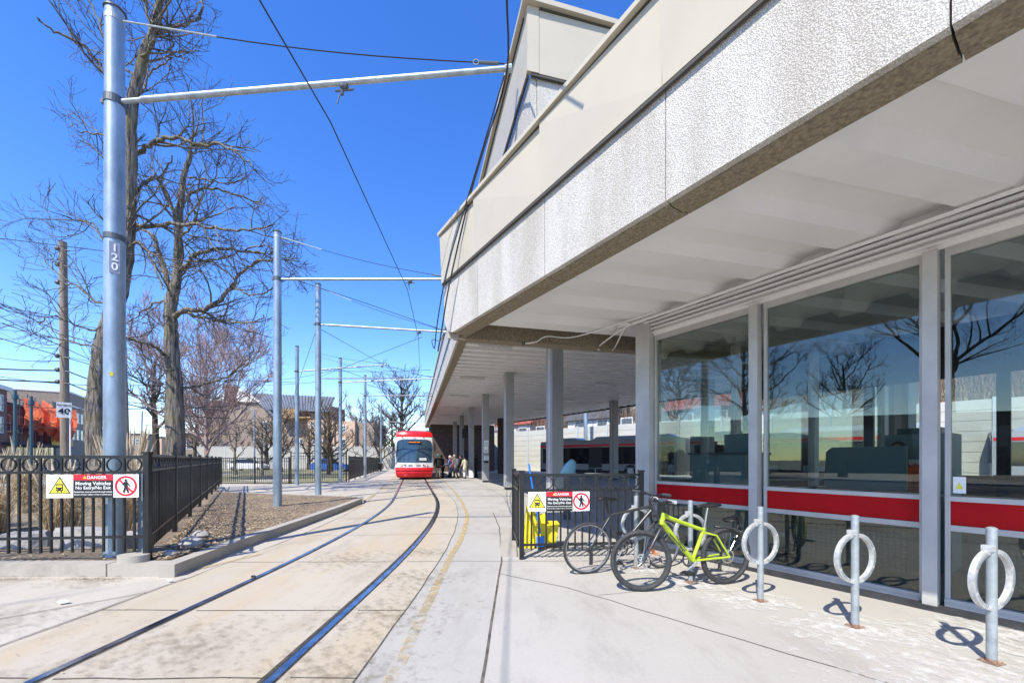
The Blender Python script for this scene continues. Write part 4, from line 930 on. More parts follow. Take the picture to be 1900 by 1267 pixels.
tag(MB().obox(V(-4.98,5.42,0), V(1,0,0), .055, V(0,1,0), .055, .12, 1.25).build('steel_stub', MAT['galv']), 'square grey steel stub post behind the thick trolley pole', 'post')
# ---- wires
def wire(label, P, r=.0075, group=None, sag=0, name='overhead_wire', cat='wire'):
    P = [Vector(p) for p in P]
    if sag and len(P) == 2: P = [P[0].lerp(P[1], k/14)-UP*sag*4*(k/14)*(1-k/14) for k in range(15)]
    return tag(MB().tube(P, r, 5).build(name, MAT['wire']), label, cat, group)
wy = [-9, -3, 1.5, 5.2, 10.75, 14.2, 18, 22.6, 25, 30.6, 36, 48]
def wz(y): return 5.72 if y > 3 else 5.55
ypts = [V(-2.4,-9,5.5), V(-2.35,1.5,5.53), V(-2.37,5.2,5.80), V(-2.82,10.75,5.98), V(-3.33,14.2,5.72), V(-4.4,19,5.75), V(-5.45,22.6,5.9), V(-6.0,25,5.85), V(-7.45,30.6,5.75), V(-11.8,48,5.6)]
wire('long black trolley wire hanging above the curving tram track', ypts, .0085)
G = 'dark cables between poles and canopy'
wire('dark feeder cable running from above the frame down past the first arm end', smooth_path([V(-.05,2.6,6.6), V(-.06,4.2,6.45), V(-.07,5.2,6.42), V(-.40,5.6,5.75), V(-.66,5.9,5.15), V(-.99,6.28,4.14), V(-1.14,6.5,3.55), V(-1.3,7.0,3.30), V(-2.0,11,4.6), V(-2.45,14.2,5.85)],4), .013, G)
wire('second feeder cable looping lower in front of the pebble fascia', smooth_path([V(-.10,5.2,6.4), V(-.46,5.6,5.6), V(-.74,5.92,5.0), V(-1.02,6.2,4.3), V(-1.22,6.5,3.6), V(-1.4,7.2,3.4), V(-2.0,10,4.4), V(-2.6,14.2,5.6)],4), .010, G)
wire('guy wire from the second pole to the arm end of the third pole', [V(-6.2,10.75,6.35), V(-4.4,12.4,6.2), V(-2.4,14.2,5.97)], .009, G)
wire('span wire crossing behind the two big trees to the second pole', [V(-24,9.2,8.2), V(-14.5,9.9,7.1), V(-6.4,10.75,6.45)], .010, G)
wire('thin wire dropping left from the second pole behind the tree', [V(-14,21,4.0), V(-6.42,10.8,6.35)], .007, G)
wire('thin wire from the third pole down left across the second pole', [V(-6.95,14.2,6.05), V(-12,22,5.0), V(-19,33,4.8)], .008, G)
wire('thin wire rising right behind the third pole to its hanger', [V(-11.4,23.2,6.1), V(-3.2,14.2,5.75)], .008, G)
wire('wire from the third pole falling right toward the streetcar queue', [V(-6.85,14.25,6.05), V(-7.2,22.6,6.72), V(-7.0,25,6.45), V(-6.2,30.6,6.2)], .009, G)
q = random.Random(5)
for lab, a, b, r_, sg in (
  ('wire sloping down from the left edge to the far wooden pole top', (-30,13,13.5), (-23.2,21.2,7.8), .02, .3),
  ('highest of the cables crossing the upper left corner of the sky', (-24,10,10.6), (-19.5,33,3.0), .016, .5),
  ('cable crossing left of the wooden pole at mid height', (-26,12,8.4), (-18.5,30,5.2), .018, .4),
  ('thick black cable sagging onto the wooden pole from the left edge', (-30,14,6.4), (-22.6,20.2,5.9), .035, .5),
  ('second thick black cable sagging onto the wooden pole', (-30,14,5.9), (-22.6,20.2,5.3), .035, .4),
  ('thick cable leaving the wooden pole towards the big tree trunk', (-22.6,20.2,5.9), (-17,24,4.3), .03, .4),
  ('lower thick cable leaving the wooden pole towards the trunk', (-22.6,20.2,5.3), (-17,24,3.9), .03, .5),
  ('nearly level thin wire above the orange mesh', (-70,50,9.0), (-17,24,4.6), .03, .6),
  ('lowest level wire across the street left of the wooden pole', (-70,50,6.4), (-26,38,3.8), .03, .4),
  ('faint wire across the sky left of the wooden pole', (-60,44,14), (-22.6,20.2,6.4), .02, .6),
  ('wire rising right above the brick blocks to the trunk', (-50,38,9.5), (-18,26,6.6), .03, .7),
  ('wire from the far wooden pole to the second pole', (-22.6,20.2,6.6), (-11.75,21.8,5.6), .012, .3),
  ('long wire behind the brown gable toward the fourth pole', (-27,30,7.6), (-11.3,23.2,5.9), .012, .4),
  ('long wire running from the gable house sky to the fifth pole arm', (-25,36,8.6), (-9.2,22.4,6.6), .012, .4),
  ('short wire between the arm ends of the fourth and fifth poles', (-7.2,22.6,6.75), (-4.7,24.6,6.4), .012, .05),
  ('diagonal span wire over the far canopy edge', (-11.3,23.2,6.6), (-4.2,20.5,6.0), .012, .1),
  ('diagonal span wire ending above the streetcar roof', (-10.5,24.4,6.9), (-5.6,29,5.9), .012, .1),
  ('far span wire above the streetcar between the last two poles', (-10.9,29.6,7.0), (-6.4,34,6.2), .014, .1)):
    wire(lab, (a, b), r_, 'wires strung between the poles', sg)
# wooden utility pole and speed sign
up_ = thing('utility_pole', 'tall brown wooden utility pole with cables behind the ornamental grass', 'pole', (-22.6,20.2,.1), 0)
mat('wood_pole', (.16,.13,.10), .9, col2=(.30,.25,.20), vscale=5, stretch=(1,1,.12), bump=.4)
MB().tube([V(-22.6,20.2,0), V(-22.75,20.2,12.4)], [.19,.15], 14).build('shaft', MAT['wood_pole'], up_, smooth=40)
for z in (12.0,11.2,10.3,6.6,5.9,5.3): m = MB(); m.ell((-22.85,20.05,z), .12,.1,.12, 8, 6); m.rod((-22.9,20.1,z), (-22.3,20.1,z-.1), .03); m.build('insulator', MAT['galv_dark'], up_)
ss = thing('speed_sign', 'white speed limit sign reading MAXIMUM 40 on the wooden pole', 'sign', (-22.3,19.9,0), 0)
cs = V((119-950)/F*20, 20, H+(852-760.5)/F*20); rr_ = V(.67,.74,0).normalized()
nn_ = V(rr_.y,-rr_.x,0)
pn = MB().extr([cs-rr_*.26-UP*.38, cs+rr_*.26-UP*.38, cs+rr_*.26+UP*.38, cs-rr_*.26+UP*.38], -nn_*.01).build('sign_plate', MAT['white_paint'], ss)
text('MAXIMUM', .105, cs+UP*.24+nn_*.012, rr_, UP, MAT['sign_black'], pn, 'words', .002, .002); text('40', .42, cs-UP*.08+nn_*.012, rr_, UP, MAT['sign_black'], pn, 'words', .002, .008)
MB().rod((cs.x+.25,cs.y+.05,.1), (cs.x+.25,cs.y+.05,cs.z-.1), .03).build('bracket', MAT['white_paint'], ss)
# yellow mop bucket, wet floor board, blue broom
bk = thing('mop_bucket', 'yellow plastic mop bucket on wheels behind the right fence', 'bucket', (.52,6.35,0), .2)
MB().loft([[V(.52+sx*wx, 6.4+sy*wy_, z) for sx, sy in ((-1,-1),(1,-1),(1,1),(-1,1))] for wx, wy_, z in ((.17,.13,.07),(.21,.16,.36),(.225,.17,.365),(.225,.17,.39),(.2,.15,.38),(.16,.12,.12))]).build('tub', MAT['yellow_plastic'], bk)
MB().box(.36,6.28,.39,.54,6.48,.52).build('wringer', MAT['yellow_plastic'], bk)
for sx in (-.15,.15):
    for sy in (-.1,.1): MB().tube([V(.52+sx-.015,6.4+sy,.035), V(.52+sx+.015,6.4+sy,.035)], .034, 10).build('caster', MAT['rubber'], bk)
wf = thing('wet_floor_sign', 'folded yellow wet floor board leaning behind the fence post', 'sign', (.2,6.3,0), 0)
MB().extr([V(.17,6.28,0), V(.42,6.3,0), V(.36,6.34,.66), V(.23,6.33,.66)], V(0,.02,0)).build('front_board', MAT['yellow_plastic'], wf)
MB().extr([V(.17,6.48,0), V(.42,6.5,0), V(.36,6.38,.66), V(.23,6.37,.66)], V(0,.02,0)).build('back_board', MAT['yellow_plastic'], wf)
br = thing('broom', 'blue broom standing up behind the right fence', 'broom', (.35,6.2,0), 0)
MB().tube([V(.44,6.2,.25), V(.26,6.2,1.33)], .014, 8).build('handle', MAT['blue_plastic'], br); MB().box(.38,6.16,.05,.50,6.24,.2).build('brush', MAT['blue_plastic'], br)
# white/grey utility box and low rails under the canopy
tb = thing('platform_railing', 'low steel railing under the canopy behind the right fence', 'railing', (3.5,17,0), 0)
m = MB()
for x in (2.2,3.8,5.4): m.rod((x,17.2+.25*x,0), (x,17.2+.25*x,1.0), .025, 8)
m.build('uprights', MAT['galv'], tb); MB().tube([V(2.1,17.7,1.0), V(6.2,18.7,1.0)], .025, 8).build('hand_rail', MAT['galv'], tb); MB().tube([V(2.1,17.7,.55), V(6.2,18.7,.55)], .018, 8).build('hand_rail', MAT['galv'], tb)
bs = thing('blue_cover', 'translucent blue moulded plastic shield under the canopy behind the right fence', 'cover', (1.4,9.3,0), 0)
MB().loft([[V(1.28+ox, 9.3, z)+V(cos(a)*rx, sin(a)*.03, 0) for a in [2*pi*k/12 for k in range(12)]] for ox, z, rx in ((0,1.02,.17),(.03,1.12,.17),(.07,1.24,.15),(.11,1.34,.10),(.12,1.40,.03))]).build('shell', MAT['blue_clear'], bs, smooth=True)
MB().box(1.2,9.25,0,1.36,9.35,1.02).build('stand', MAT['galv_dark'], bs)

for (x, y, r_, lab) in ((-4.36,3.87,.05,'crumpled white paper litter on the concrete left of the tracks'), (-3.9,4.55,.035,'small pale litter scrap at the foot of the kerb'), (-3.05,4.7,.03,'tiny dark litter scrap between the kerb and the left rail')):
    q = random.Random(int(x*100)); m = MB(); m.ell((x,y,.02), r_, r_*.6, .016, 8, 5)
    for k in range(len(m.v)): m.v[k] += Vector((q.uniform(-1,1),q.uniform(-1,1),q.uniform(0,.5)))*r_*.2
    tag(m.build('litter', MAT['white_paint' if 'dark' not in lab else 'dark_trim']), lab, 'litter')
# ================================================================ TREES
def bark(name, c1, c2, moss=None):
    m = bpy.data.materials.new(name); m.use_nodes = True; N = m.node_tree.nodes; L = m.node_tree.links; b = N['Principled BSDF']; b.inputs['Roughness'].default_value = .95; b.inputs['Specular IOR Level'].default_value = .1
    g = N.new('ShaderNodeTexCoord'); mp = N.new('ShaderNodeMapping'); mp.inputs['Scale'].default_value = (1.4,1.4,.13); L.new(g.outputs['Object'], mp.inputs[0])
    n = N.new('ShaderNodeTexNoise'); n.inputs['Scale'].default_value = 9; n.inputs['Detail'].default_value = 7; n.inputs['Roughness'].default_value = .7; n.inputs['Distortion'].default_value = .6; L.new(mp.outputs[0], n.inputs['Vector'])
    r = N.new('ShaderNodeValToRGB'); r.color_ramp.elements[0].position = .4; r.color_ramp.elements[0].color = (*c1,1); r.color_ramp.elements[1].position = .6; r.color_ramp.elements[1].color = (*c2,1); L.new(n.outputs['Fac'], r.inputs[0]); col = r.outputs[0]
    if moss:
        n2_ = N.new('ShaderNodeTexNoise'); n2_.inputs['Scale'].default_value = 1.3; n2_.inputs['Detail'].default_value = 4; L.new(g.outputs['Object'], n2_.inputs['Vector'])
        r2 = N.new('ShaderNodeValToRGB'); r2.color_ramp.elements[0].position = .5; r2.color_ramp.elements[0].color = (0,0,0,1); r2.color_ramp.elements[1].position = .65; r2.color_ramp.elements[1].color = (.6,.6,.6,1); L.new(n2_.outputs['Fac'], r2.inputs[0])
        x = N.new('ShaderNodeMix'); x.data_type = 'RGBA'; L.new(r2.outputs[0], x.inputs[0]); L.new(col, x.inputs[6]); x.inputs[7].default_value = (*moss,1); col = x.outputs[2]
    L.new(col, b.inputs['Base Color'])
    bp = N.new('ShaderNodeBump'); bp.inputs['Strength'].default_value = 1; bp.inputs['Distance'].default_value = .06; L.new(n.outputs['Fac'], bp.inputs['Height']); L.new(bp.outputs[0], b.inputs['Normal']); MAT[name] = m
bark('bark', (.05,.044,.038), (.29,.26,.225), (.17,.155,.085)); bark('bark_dark', (.03,.025,.02), (.13,.11,.09), (.10,.09,.04))
bark('twig', (.055,.046,.038), (.19,.16,.13)); bark('twig_pink', (.26,.18,.17), (.42,.32,.30)); bark('twig_brown', (.14,.10,.075), (.30,.23,.17))
def rvec(q): return Vector((q.gauss(0,1), q.gauss(0,1), q.gauss(0,1))).normalized()
def limbpath(p, d, Ln, q, crook, up, seg):
    pts = [Vector(p)]; d = Vector(d).normalized(); n = max(3, int(Ln/seg)); s = Ln/n
    for i in range(n):
        d = (d+rvec(q)*crook+UP*up).normalized(); pts.append(pts[-1]+d*s)
    return pts
def sprout(lim, tw, path, r0, r1, q, depth, P):
    """children along a limb; lim collects thick wood, tw collects twigs"""
    n = len(path); Ln = sum((path[i+1]-path[i]).length for i in range(n-1))
    if Ln < .05 or depth <= 0: return
    cnt = int(P['dens'][depth]*Ln*q.uniform(.8,1.2))+1
    for _ in range(cnt):
        f_ = q.uniform(P.get('f0', .2) if depth >= P['lv'] else .12, 1); i = min(int(f_*(n-1)), n-2); g = f_*(n-1)-i
        p = path[i].lerp(path[i+1], g); t = (path[i+1]-path[i]).normalized()
        s = rvec(q); s = (s-t*s.dot(t)).normalized(); ang = q.uniform(.5, 1.15)
        d = t*cos(ang)+s*sin(ang)+UP*P['lift']
        rr = (r0+(r1-r0)*f_); cl = P['len'][depth]*q.uniform(.5,1.25)*(1-.45*f_)
        cr = min(rr*.62, P['rad'][depth]*q.uniform(.7,1.2))
        pa = limbpath(p, d, cl, q, P['crook'], P['up'], P['seg'][depth])
        rs = [cr+(P['tip']*(1+depth*.6)-cr)*k/(len(pa)-1) for k in range(len(pa))]
        (lim if depth >= 3 else tw).tube(pa, rs, 5 if depth >= 3 else 3, cap=False)
        sprout(lim, tw, pa, cr, rs[-1], q, depth-1, P)
DP = dict(lv=3, dens={3:1.5, 2:2.1, 1:3.0}, len={3:2.2, 2:1.15, 1:.5}, rad={3:.042, 2:.015, 1:.007}, seg={3:.35, 2:.26, 1:.2}, lift=.15, up=.05, crook=.30, tip=.0034, f0=.15)
def tree(name, label, trunks, limbs, P, seed, bk='bark', tk='twig', cat='tree', group=None, base=None):
    """trunks / limbs: lists of (path points, r0, r1)"""
    q = random.Random(seed); b = base if base is not None else Vector(trunks[0][0][0]); t = thing(name, label, cat, (b.x, b.y, max(b.z,0)), 0, group)
    tr = MB(); lim = MB(); tw = MB()
    for i, (pts, r0, r1) in enumerate(trunks):
        sp = smooth_path(pts, 6); n = len(sp); base_pts = [p+rvec(q)*r0*.06 for p in sp]
        rs = [(r0+(r1-r0)*(k/(n-1))**.8)*(1+.35*math.exp(-k*1.1) if i == 0 else 1) for k in range(n)]; b0 = len(tr.v)
        tr.tube(base_pts, rs, 18 if r0 > .2 else 10)
        if r0 > .2:                          # fluted, ridged bark
            for k in range(n):
                for j in range(18):
                    v = tr.v[b0+k*18+j]; c = base_pts[k]; tr.v[b0+k*18+j] = c+(v-c)*(1+.09*sin(j*2.1+k*.35+seed)+q.uniform(-.05,.05))
        sprout(lim, tw, sp[len(sp)//3:], r0*.6, r1, q, P['lv'], P)
    for pts, r0, r1 in limbs:
        r0 *= P.get('ls', 1)
        sp = smooth_path(pts, 5); n = len(sp); sp = [sp[0]]+[p+rvec(q)*.05 for p in sp[1:]]
        lim.tube(sp, [r0+(r1-r0)*(k/(n-1)) for k in range(n)], 8, cap=False)
        sprout(lim, tw, sp, r0, r1, q, P['lv'], P)
    to = tr.build('trunk', MAT[bk], t, smooth=60, fix=False); lo = lim.build('limbs', MAT[bk], t, smooth=60, fix=False); tag(lo, kind=None)
    tw.build('crown', MAT[tk], t, smooth=60, fix=False); return t
def px(P, Y, dy=None, q=None):               # path of real points read off the photo at distance Y (+ offsets)
    return [at(x, y, Y+(dy[i] if dy else 0)) for i, (x, y) in enumerate(P)]
# ---- first big locust, trunk leaning up behind the near pole
Y1 = 13.0
t1 = [(px([(186,935),(188,860),(180,790),(184,700),(205,600),(232,480),(240,350),(243,220),(262,120),(285,55),(300,-20),(330,-140)], Y1), .44, .07)]
t1 = [([p for p in t1[0][0]], .38, .06)]
l1 = [(px([(242,225),(228,190),(190,130),(150,80),(100,60),(65,30)], Y1, [0,-.3,-.6,-.9,-1.2,-1.5]), .10, .02),
      (px([(283,60),(310,50),(350,42),(375,25),(372,-10)], Y1, [0,.2,.5,.8,1]), .09, .03), (px([(262,110),(285,75),(270,10),(262,-60)], Y1, [0,-.4,-.6,-.9]), .08, .03),
      (px([(300,45),(320,75),(312,95),(330,105),(352,112)], Y1, [0,.3,.4,.5,.7]), .05, .015),
      (px([(240,290),(270,275),(300,258),(330,255),(370,268),(415,270),(440,285),(470,310)], Y1+.5, [0,-.2,-.4,-.6,-.8,-1,-1.1,-1.2]), .11, .02),
      (px([(238,420),(290,417),(335,415),(380,420),(430,428),(480,425),(510,418)], Y1+.5, [0,-.2,-.5,-.6,-.7,-.8,-.9]), .10, .02),
      (px([(235,300),(215,270),(185,250),(150,245),(130,225)], Y1, [0,.3,.5,.8,1]), .05, .012), (px([(228,500),(205,470),(175,420),(150,410),(90,405)], Y1, [0,.3,.8,1,1.3]), .06, .012),
      (px([(215,570),(180,560),(140,530),(100,500),(70,470)], Y1, [0,.3,.9,1,1.3]), .06, .012), (px([(208,600),(170,612),(130,600),(100,585),(70,600)], Y1, [0,-.3,-.6,-.9,-1.0]), .05, .012),
      (px([(205,640),(160,640),(110,620),(80,590)], Y1+.2, [0,.6,1.2,1.6]), .05, .012),
      (px([(240,380),(262,345),(290,330),(305,318),(320,290)], Y1, [0,.4,.6,.8,.9]), .07, .02), (px([(243,200),(268,165),(280,130),(320,110)], Y1, [0,.5,.8,1.1]), .05, .02),
      (px([(255,150),(215,110),(190,60),(170,10),(120,-30)], Y1, [0,.5,.8,1.1,1.3]), .06, .02), (px([(236,460),(262,450),(290,500),(305,540)], Y1, [0,-.5,-.6,-.7]), .06, .02)]
tree('bare_tree', 'tallest bare tree whose leaning furrowed trunk rises behind the near trolley pole', t1, l1, dict(DP, ls=.72, dens={3:1.7, 2:3.1, 1:4.0}), 21)
# ---- second big locust
Y2 = 16.0
t2 = [(px([(326,900),(326,845),(324,760),(322,690),(318,620),(318,560),(328,520),(330,470),(333,400),(340,330),(352,290),(355,255)], Y2), .36, .05)]
l2 = [(px([(330,500),(350,490),(365,470),(415,462),(455,465),(490,470)], Y2, [0,-.3,-.5,-.8,-1,-1.1]), .13, .03),
      (px([(318,590),(345,575),(375,575),(410,555),(430,530),(455,500),(480,485),(520,480)], Y2, [0,-.4,-.6,-.9,-1.1,-1.2,-1.4,-1.6]), .14, .03),
      (px([(340,580),(380,590),(420,596),(470,600),(490,585)], Y2, [0,-.6,-.9,-1.3,-1.5]), .08, .02),
      (px([(318,540),(300,490),(285,440),(262,425)], Y2, [0,.3,.6,.8]), .15, .04), (px([(333,420),(320,390),(300,345),(285,330),(262,345)], Y2, [0,-.3,-.6,-.8,-1]), .13, .03),
      (px([(345,365),(380,350),(420,355),(470,372),(490,368)], Y2, [0,.3,.6,.8,1]), .08, .02), (px([(350,330),(385,335),(420,342),(455,335)], Y2, [0,-.5,-1,-1.3]), .05, .015),
      (px([(352,290),(375,265),(378,230),(372,190)], Y2, [0,.3,.4,.5]), .06, .015), (px([(325,680),(300,655),(280,640),(245,630),(232,628)], Y2, [0,-.4,-.7,-1,-1.2]), .11, .03),
      (px([(330,720),(370,715),(420,700),(455,670),(470,650)], Y2, [0,.6,1.2,1.6,2]), .08, .02), (px([(318,560),(290,560),(262,580),(235,600)], Y2, [0,.5,1,1.2]), .06, .02),
      (px([(430,530),(460,545),(500,540),(515,520)], Y2-1.1, [0,-.2,-.4,-.5]), .05, .015), (px([(333,440),(350,425),(362,400),(350,370)], Y2, [0,-.5,-.7,-.9]), .06, .02),
      (px([(455,465),(490,455),(520,470),(545,490)], Y2-1, [0,-.2,-.3,-.4]), .04, .012), (px([(328,520),(345,505),(352,480),(345,455),(360,440)], Y2, [0,.3,.6,.8,.9]), .06, .02)]
tree('bare_tree', 'wide bare tree with mossy crooked limbs right of the near trolley pole', t2, l2, dict(DP, ls=.72, dens={3:1.7, 2:3.1, 1:4.0}, crook=.36, lift=.1), 33)
# generic bare trees
def simple_tree(name, label, x, y, h, r, seed, bk='bark_dark', tk='twig', spread=1.0, fork=.3, nl=9, P=None, group=None, z0=0, lean=0, wide=.55):
    q = random.Random(seed); D_ = sqrt(x*x+y*y); P = P or dict(DP, dens={3:1.5*min(1,11/h)**.5, 2:2.6*min(1,11/h), 1:3.0*min(1,11/h)}, len={3:h*.16, 2:h*.09, 1:h*.055}, rad={3:r*.22, 2:.0005*D_, 1:.0003*D_}, seg={3:h*.04, 2:h*.03, 1:h*.028}, lift=.3, up=.08, crook=.22, tip=.00017*D_)
    top = V(x+lean, y, z0+h*.8); tp = [V(x,y,z0-.1), V(x+lean*.3+q.uniform(-.1,.1),y,z0+h*.3), V(x+lean*.6,y+q.uniform(-.2,.2),z0+h*.55), top]
    limbs = []
    for k in range(nl):
        f_ = fork+(.8-fork)*k/nl; p = V(x+lean*f_, y, z0+h*f_); a = k*2.4+q.uniform(-.4,.4)
        ln = h*wide*spread*(1.05-f_*.75); d = V(cos(a), sin(a), q.uniform(.35,1.0)).normalized()
        pts = [p]
        for j in range(3): d = (d+rvec(q)*.18+UP*.12).normalized(); pts.append(pts[-1]+d*ln/3)
        limbs.append((pts, r*.42*(1.1-f_), .02))
    return tree(name, label, [(tp, r, r*.18)], limbs, P, seed, bk, tk, group=group)
simple_tree('bare_tree', 'rounded pinkish twigged tree behind the wide bare tree', -21.3, 27.8, 11.9, .17, 41, 'twig_pink', 'twig_pink', spread=1.0, nl=30, fork=.14, wide=.66, P=dict(DP, dens={3:2.2, 2:3.6, 1:3.8}, len={3:1.9, 2:1.1, 1:.65}, rad={3:.035, 2:.014, 1:.009}, seg={3:.5, 2:.35, 1:.3}, lift=.35, up=.12, crook=.18, tip=.0055))
simple_tree('bare_tree', 'straight darker trunk between the two big trees farther back', -32.2, 36, 13, .36, 42, nl=12)
simple_tree('bare_tree', 'small pale forked tree in front of the brick gable', -24.6, 35.5, 5.6, .15, 43, 'bark', 'twig_brown', nl=9, fork=.25)
simple_tree('bare_tree', 'small bare tree with a leaning limb left of the second pole', -21.0, 33.5, 5.2, .13, 44, 'bark', 'twig_brown', nl=8, fork=.2)
simple_tree('bare_tree', 'small spreading bare tree in front of the peach house', -16.8, 36.5, 7.2, .17, 45, 'bark_dark', 'twig_brown', nl=10, fork=.25, wide=.7)
simple_tree('bare_tree', 'low brown shrubby tree right of the peach house', -14.9, 40, 4.0, .12, 46, 'bark_dark', 'twig_brown', nl=9, fork=.1, wide=.8)
simple_tree('bare_tree', 'big round crowned bare tree above the streetcar roof', -21, 76, 19, .6, 47, 'bark_dark', 'twig', nl=16, fork=.3, wide=.55)
for i, (x, y, h, lab) in enumerate(((-26.2,45,8.0,'bushy brown tree half covering the grey metal roof'), (-22.5,48,8.5,'bushy brown tree in front of the wooden deck'), (-19.6,43,6.5,'small bushy brown tree in front of the peach wall'), (-32,52,7.5,'bushy brown tree veiling the left corner of the gable house'), (-27.5,54,6.5,'bushy brown tree in front of the gable house windows'), (-18.5,56,8,'bushy brown tree right of the peach house'), (-15.8,57,7,'twiggy brown tree above the curving fence'), (-24.5,70,11.5,'tangled brown bare tree left of the round crowned one'), (-20.5,68,10.5,'brown bare tree just behind the white wall by the last pole'), (-28,74,12,'bare tree rising behind the right end of the metal roof'),
        (-13.5,84,15,'bare tree half hidden behind the canopy edge'), (-52,66,14,'bare tree left of the brick gable chimney'), (-46,58,11,'brownish bare tree between the street and the gable house'), (-12,66,9,'low bare tree right behind the streetcar'))):
    simple_tree('bare_tree', lab, x, y, h, .3, 60+i, 'bark_dark', 'twig_brown' if i%3 != 2 else 'twig', nl=12, fork=.15, wide=.6, group='bare trees behind the far wall')
for i, (x, y, h, z, lab) in enumerate(((24,44,8,5,'brushy tree on the bank beside the red roofed house'), (31,37,8,5,'brushy tree on the bank left of the dark roofed house'), (40,30,9,5,'brushy tree on the bank in the right booth window'), (44,24,9,5,'rightmost brushy tree on the bank'), (10,63,8,5,'brushy tree on the bank by the white house'),(8,58,9,3.5,'bare bush tree on the bank behind the parked buses'), (14,52,9,3.5,'bare tree on the bank right of the far column'), (20,46,10,4,'bare tree on the bank seen through the corner window'), (27,41,9,4,'bare tree on the bank seen through the middle window'), (35,34,10,4.5,'bare tree on the bank seen at the right window'), (0,62,8,3,'small bare tree on the bank above the noise wall'))):
    simple_tree('bare_tree', lab, x, y, h, .2, 80+i, 'bark_dark', 'twig_brown', nl=10, fork=.15, wide=.6, group='bare trees on the bank', z0=z-1)
# the trees of the park behind the photographer, seen mirrored in the windows
for i, (x, y, h, lab) in enumerate(((-34,6,12,'street tree mirrored faintly in the corner window'), (-30,-6,11,'street tree far behind the photographer'), (-36,-2,9,'small street tree behind the photographer'), (-27,-20,12,'park tree far behind the photographer'), (-38,12,10,'street tree left of the frame'), (-13.5,-4.5,13,'bare tree behind the photographer mirrored in the right window'), (-24,1.5,13,'bare tree across the tracks mirrored in the middle window'), (-19,-14,14,'second bare tree behind the photographer'))):
    simple_tree('bare_tree', lab, x, y, h, .26, 90+i, 'bark_dark', 'twig', nl=14, fork=.35, wide=.5, group='bare trees behind the camera')
# evergreen seen through the corner window
ev = thing('conifer', 'small blue green conifer on the bank seen through the corner window', 'tree', (17.0,40,3), 0)
MB().tube([V(17,40,2.6), V(17,40,6.2)], [.1,.03], 8).build('trunk', MAT['bark_dark'], ev)
m = MB(); q = random.Random(9)
for _ in range(1500):
    z = q.random()**1.3; r_ = (1-z)*1.5*q.random()**.5; a = q.uniform(0,6.3); p = V(17+cos(a)*r_, 40+sin(a)*r_, 3.1+z*3.3); e = V(cos(a),sin(a),-.3)*q.uniform(.1,.25); s = e.cross(UP)*.25; m.add([p-s, p+s, p+e], [(0,1,2)])
m.build('crown', mat('needles', (.05,.10,.08), .9, var=.4, vscale=3), ev, fix=False)
# ---- ornamental grasses
mat('dry_grass', (.42,.31,.17), .9, col2=(.66,.53,.34), vscale=2); mat('dry_plume', (.50,.40,.27), .9, var=.2)
def grass_clump(label, x, y, h, r, n, seed, plumes=12):
    q = random.Random(seed); t = thing('ornamental_grass', label, 'plant', (x,y,.13), 0, 'dry ornamental grasses behind the left fence'); m = MB(); pm = MB()
    for _ in range(n):
        a = q.uniform(0, 2*pi); rr = r*q.random()*.35; p = V(x+cos(a)*rr, y+sin(a)*rr, .13); lean = q.uniform(.1, 1.0)*r; hh = h*q.uniform(.45,1.0); w_ = q.uniform(.004,.008)
        a2 = a+q.uniform(-.6,.6); e = V(cos(a2), sin(a2), 0); s = V(-sin(q.uniform(0,6)), cos(a2), 0).normalized()*w_; pts = [p, p+e*lean*.2+UP*hh*.5, p+e*lean*.55+UP*hh*.85, p+e*lean+UP*hh*(.95 if lean < r*.6 else .75)]
        b = len(m.v)
        for k, c in enumerate(pts): ww = s*(1-k/3.3); m.v += [c-ww, c+ww]
        for k in range(3): m.f.append((b+2*k, b+2*k+1, b+2*k+3, b+2*k+2))
    for _ in range(plumes):
        a = q.uniform(0,2*pi); e = V(cos(a),sin(a),0); p = V(x,y,.13)+e*r*.2; top = p+e*r*q.uniform(.1,.6)+UP*h*q.uniform(1.05,1.45); pm.tube([p, p.lerp(top,.6), top], [.004,.003,.003], 3, cap=False); pm.tube([p.lerp(top,.72), p.lerp(top,.82), top+e*.03], [.004,.022,.004], 5)
    m.build('blades', MAT['dry_grass'], t, fix=False); pm.build('plumes', MAT['dry_plume'], t, fix=False)
for i, (x, y, h, r, n, pl_n, lab) in enumerate(((-6.6,6.6,.95,.5,700,10,'pale straw grass clump behind the danger sign'), (-8.2,6.9,1.05,.55,700,16,'straw grass clump left of the danger sign'), (-9.3,7.4,.95,.5,600,14,'leftmost straw grass clump behind the fence'),
        (-7.6,8.8,1.45,.6,900,26,'tall feathery grass clump before the leaning tree trunk'), (-8.6,9.6,1.35,.55,800,22,'tall feathery grass clump left of the trunk'), (-6.9,8.0,1.2,.5,700,14,'reddish grass clump just left of the thick pole'), (-5.75,6.7,.95,.4,600,6,'reddish grass clump right of the thick pole'), (-10.8,9.6,1.3,.5,600,16,'sparse tall grass clump near the left edge of the photo'))):
    grass_clump(lab, x-.75, y-.1, h, r, n, 100+i, pl_n)
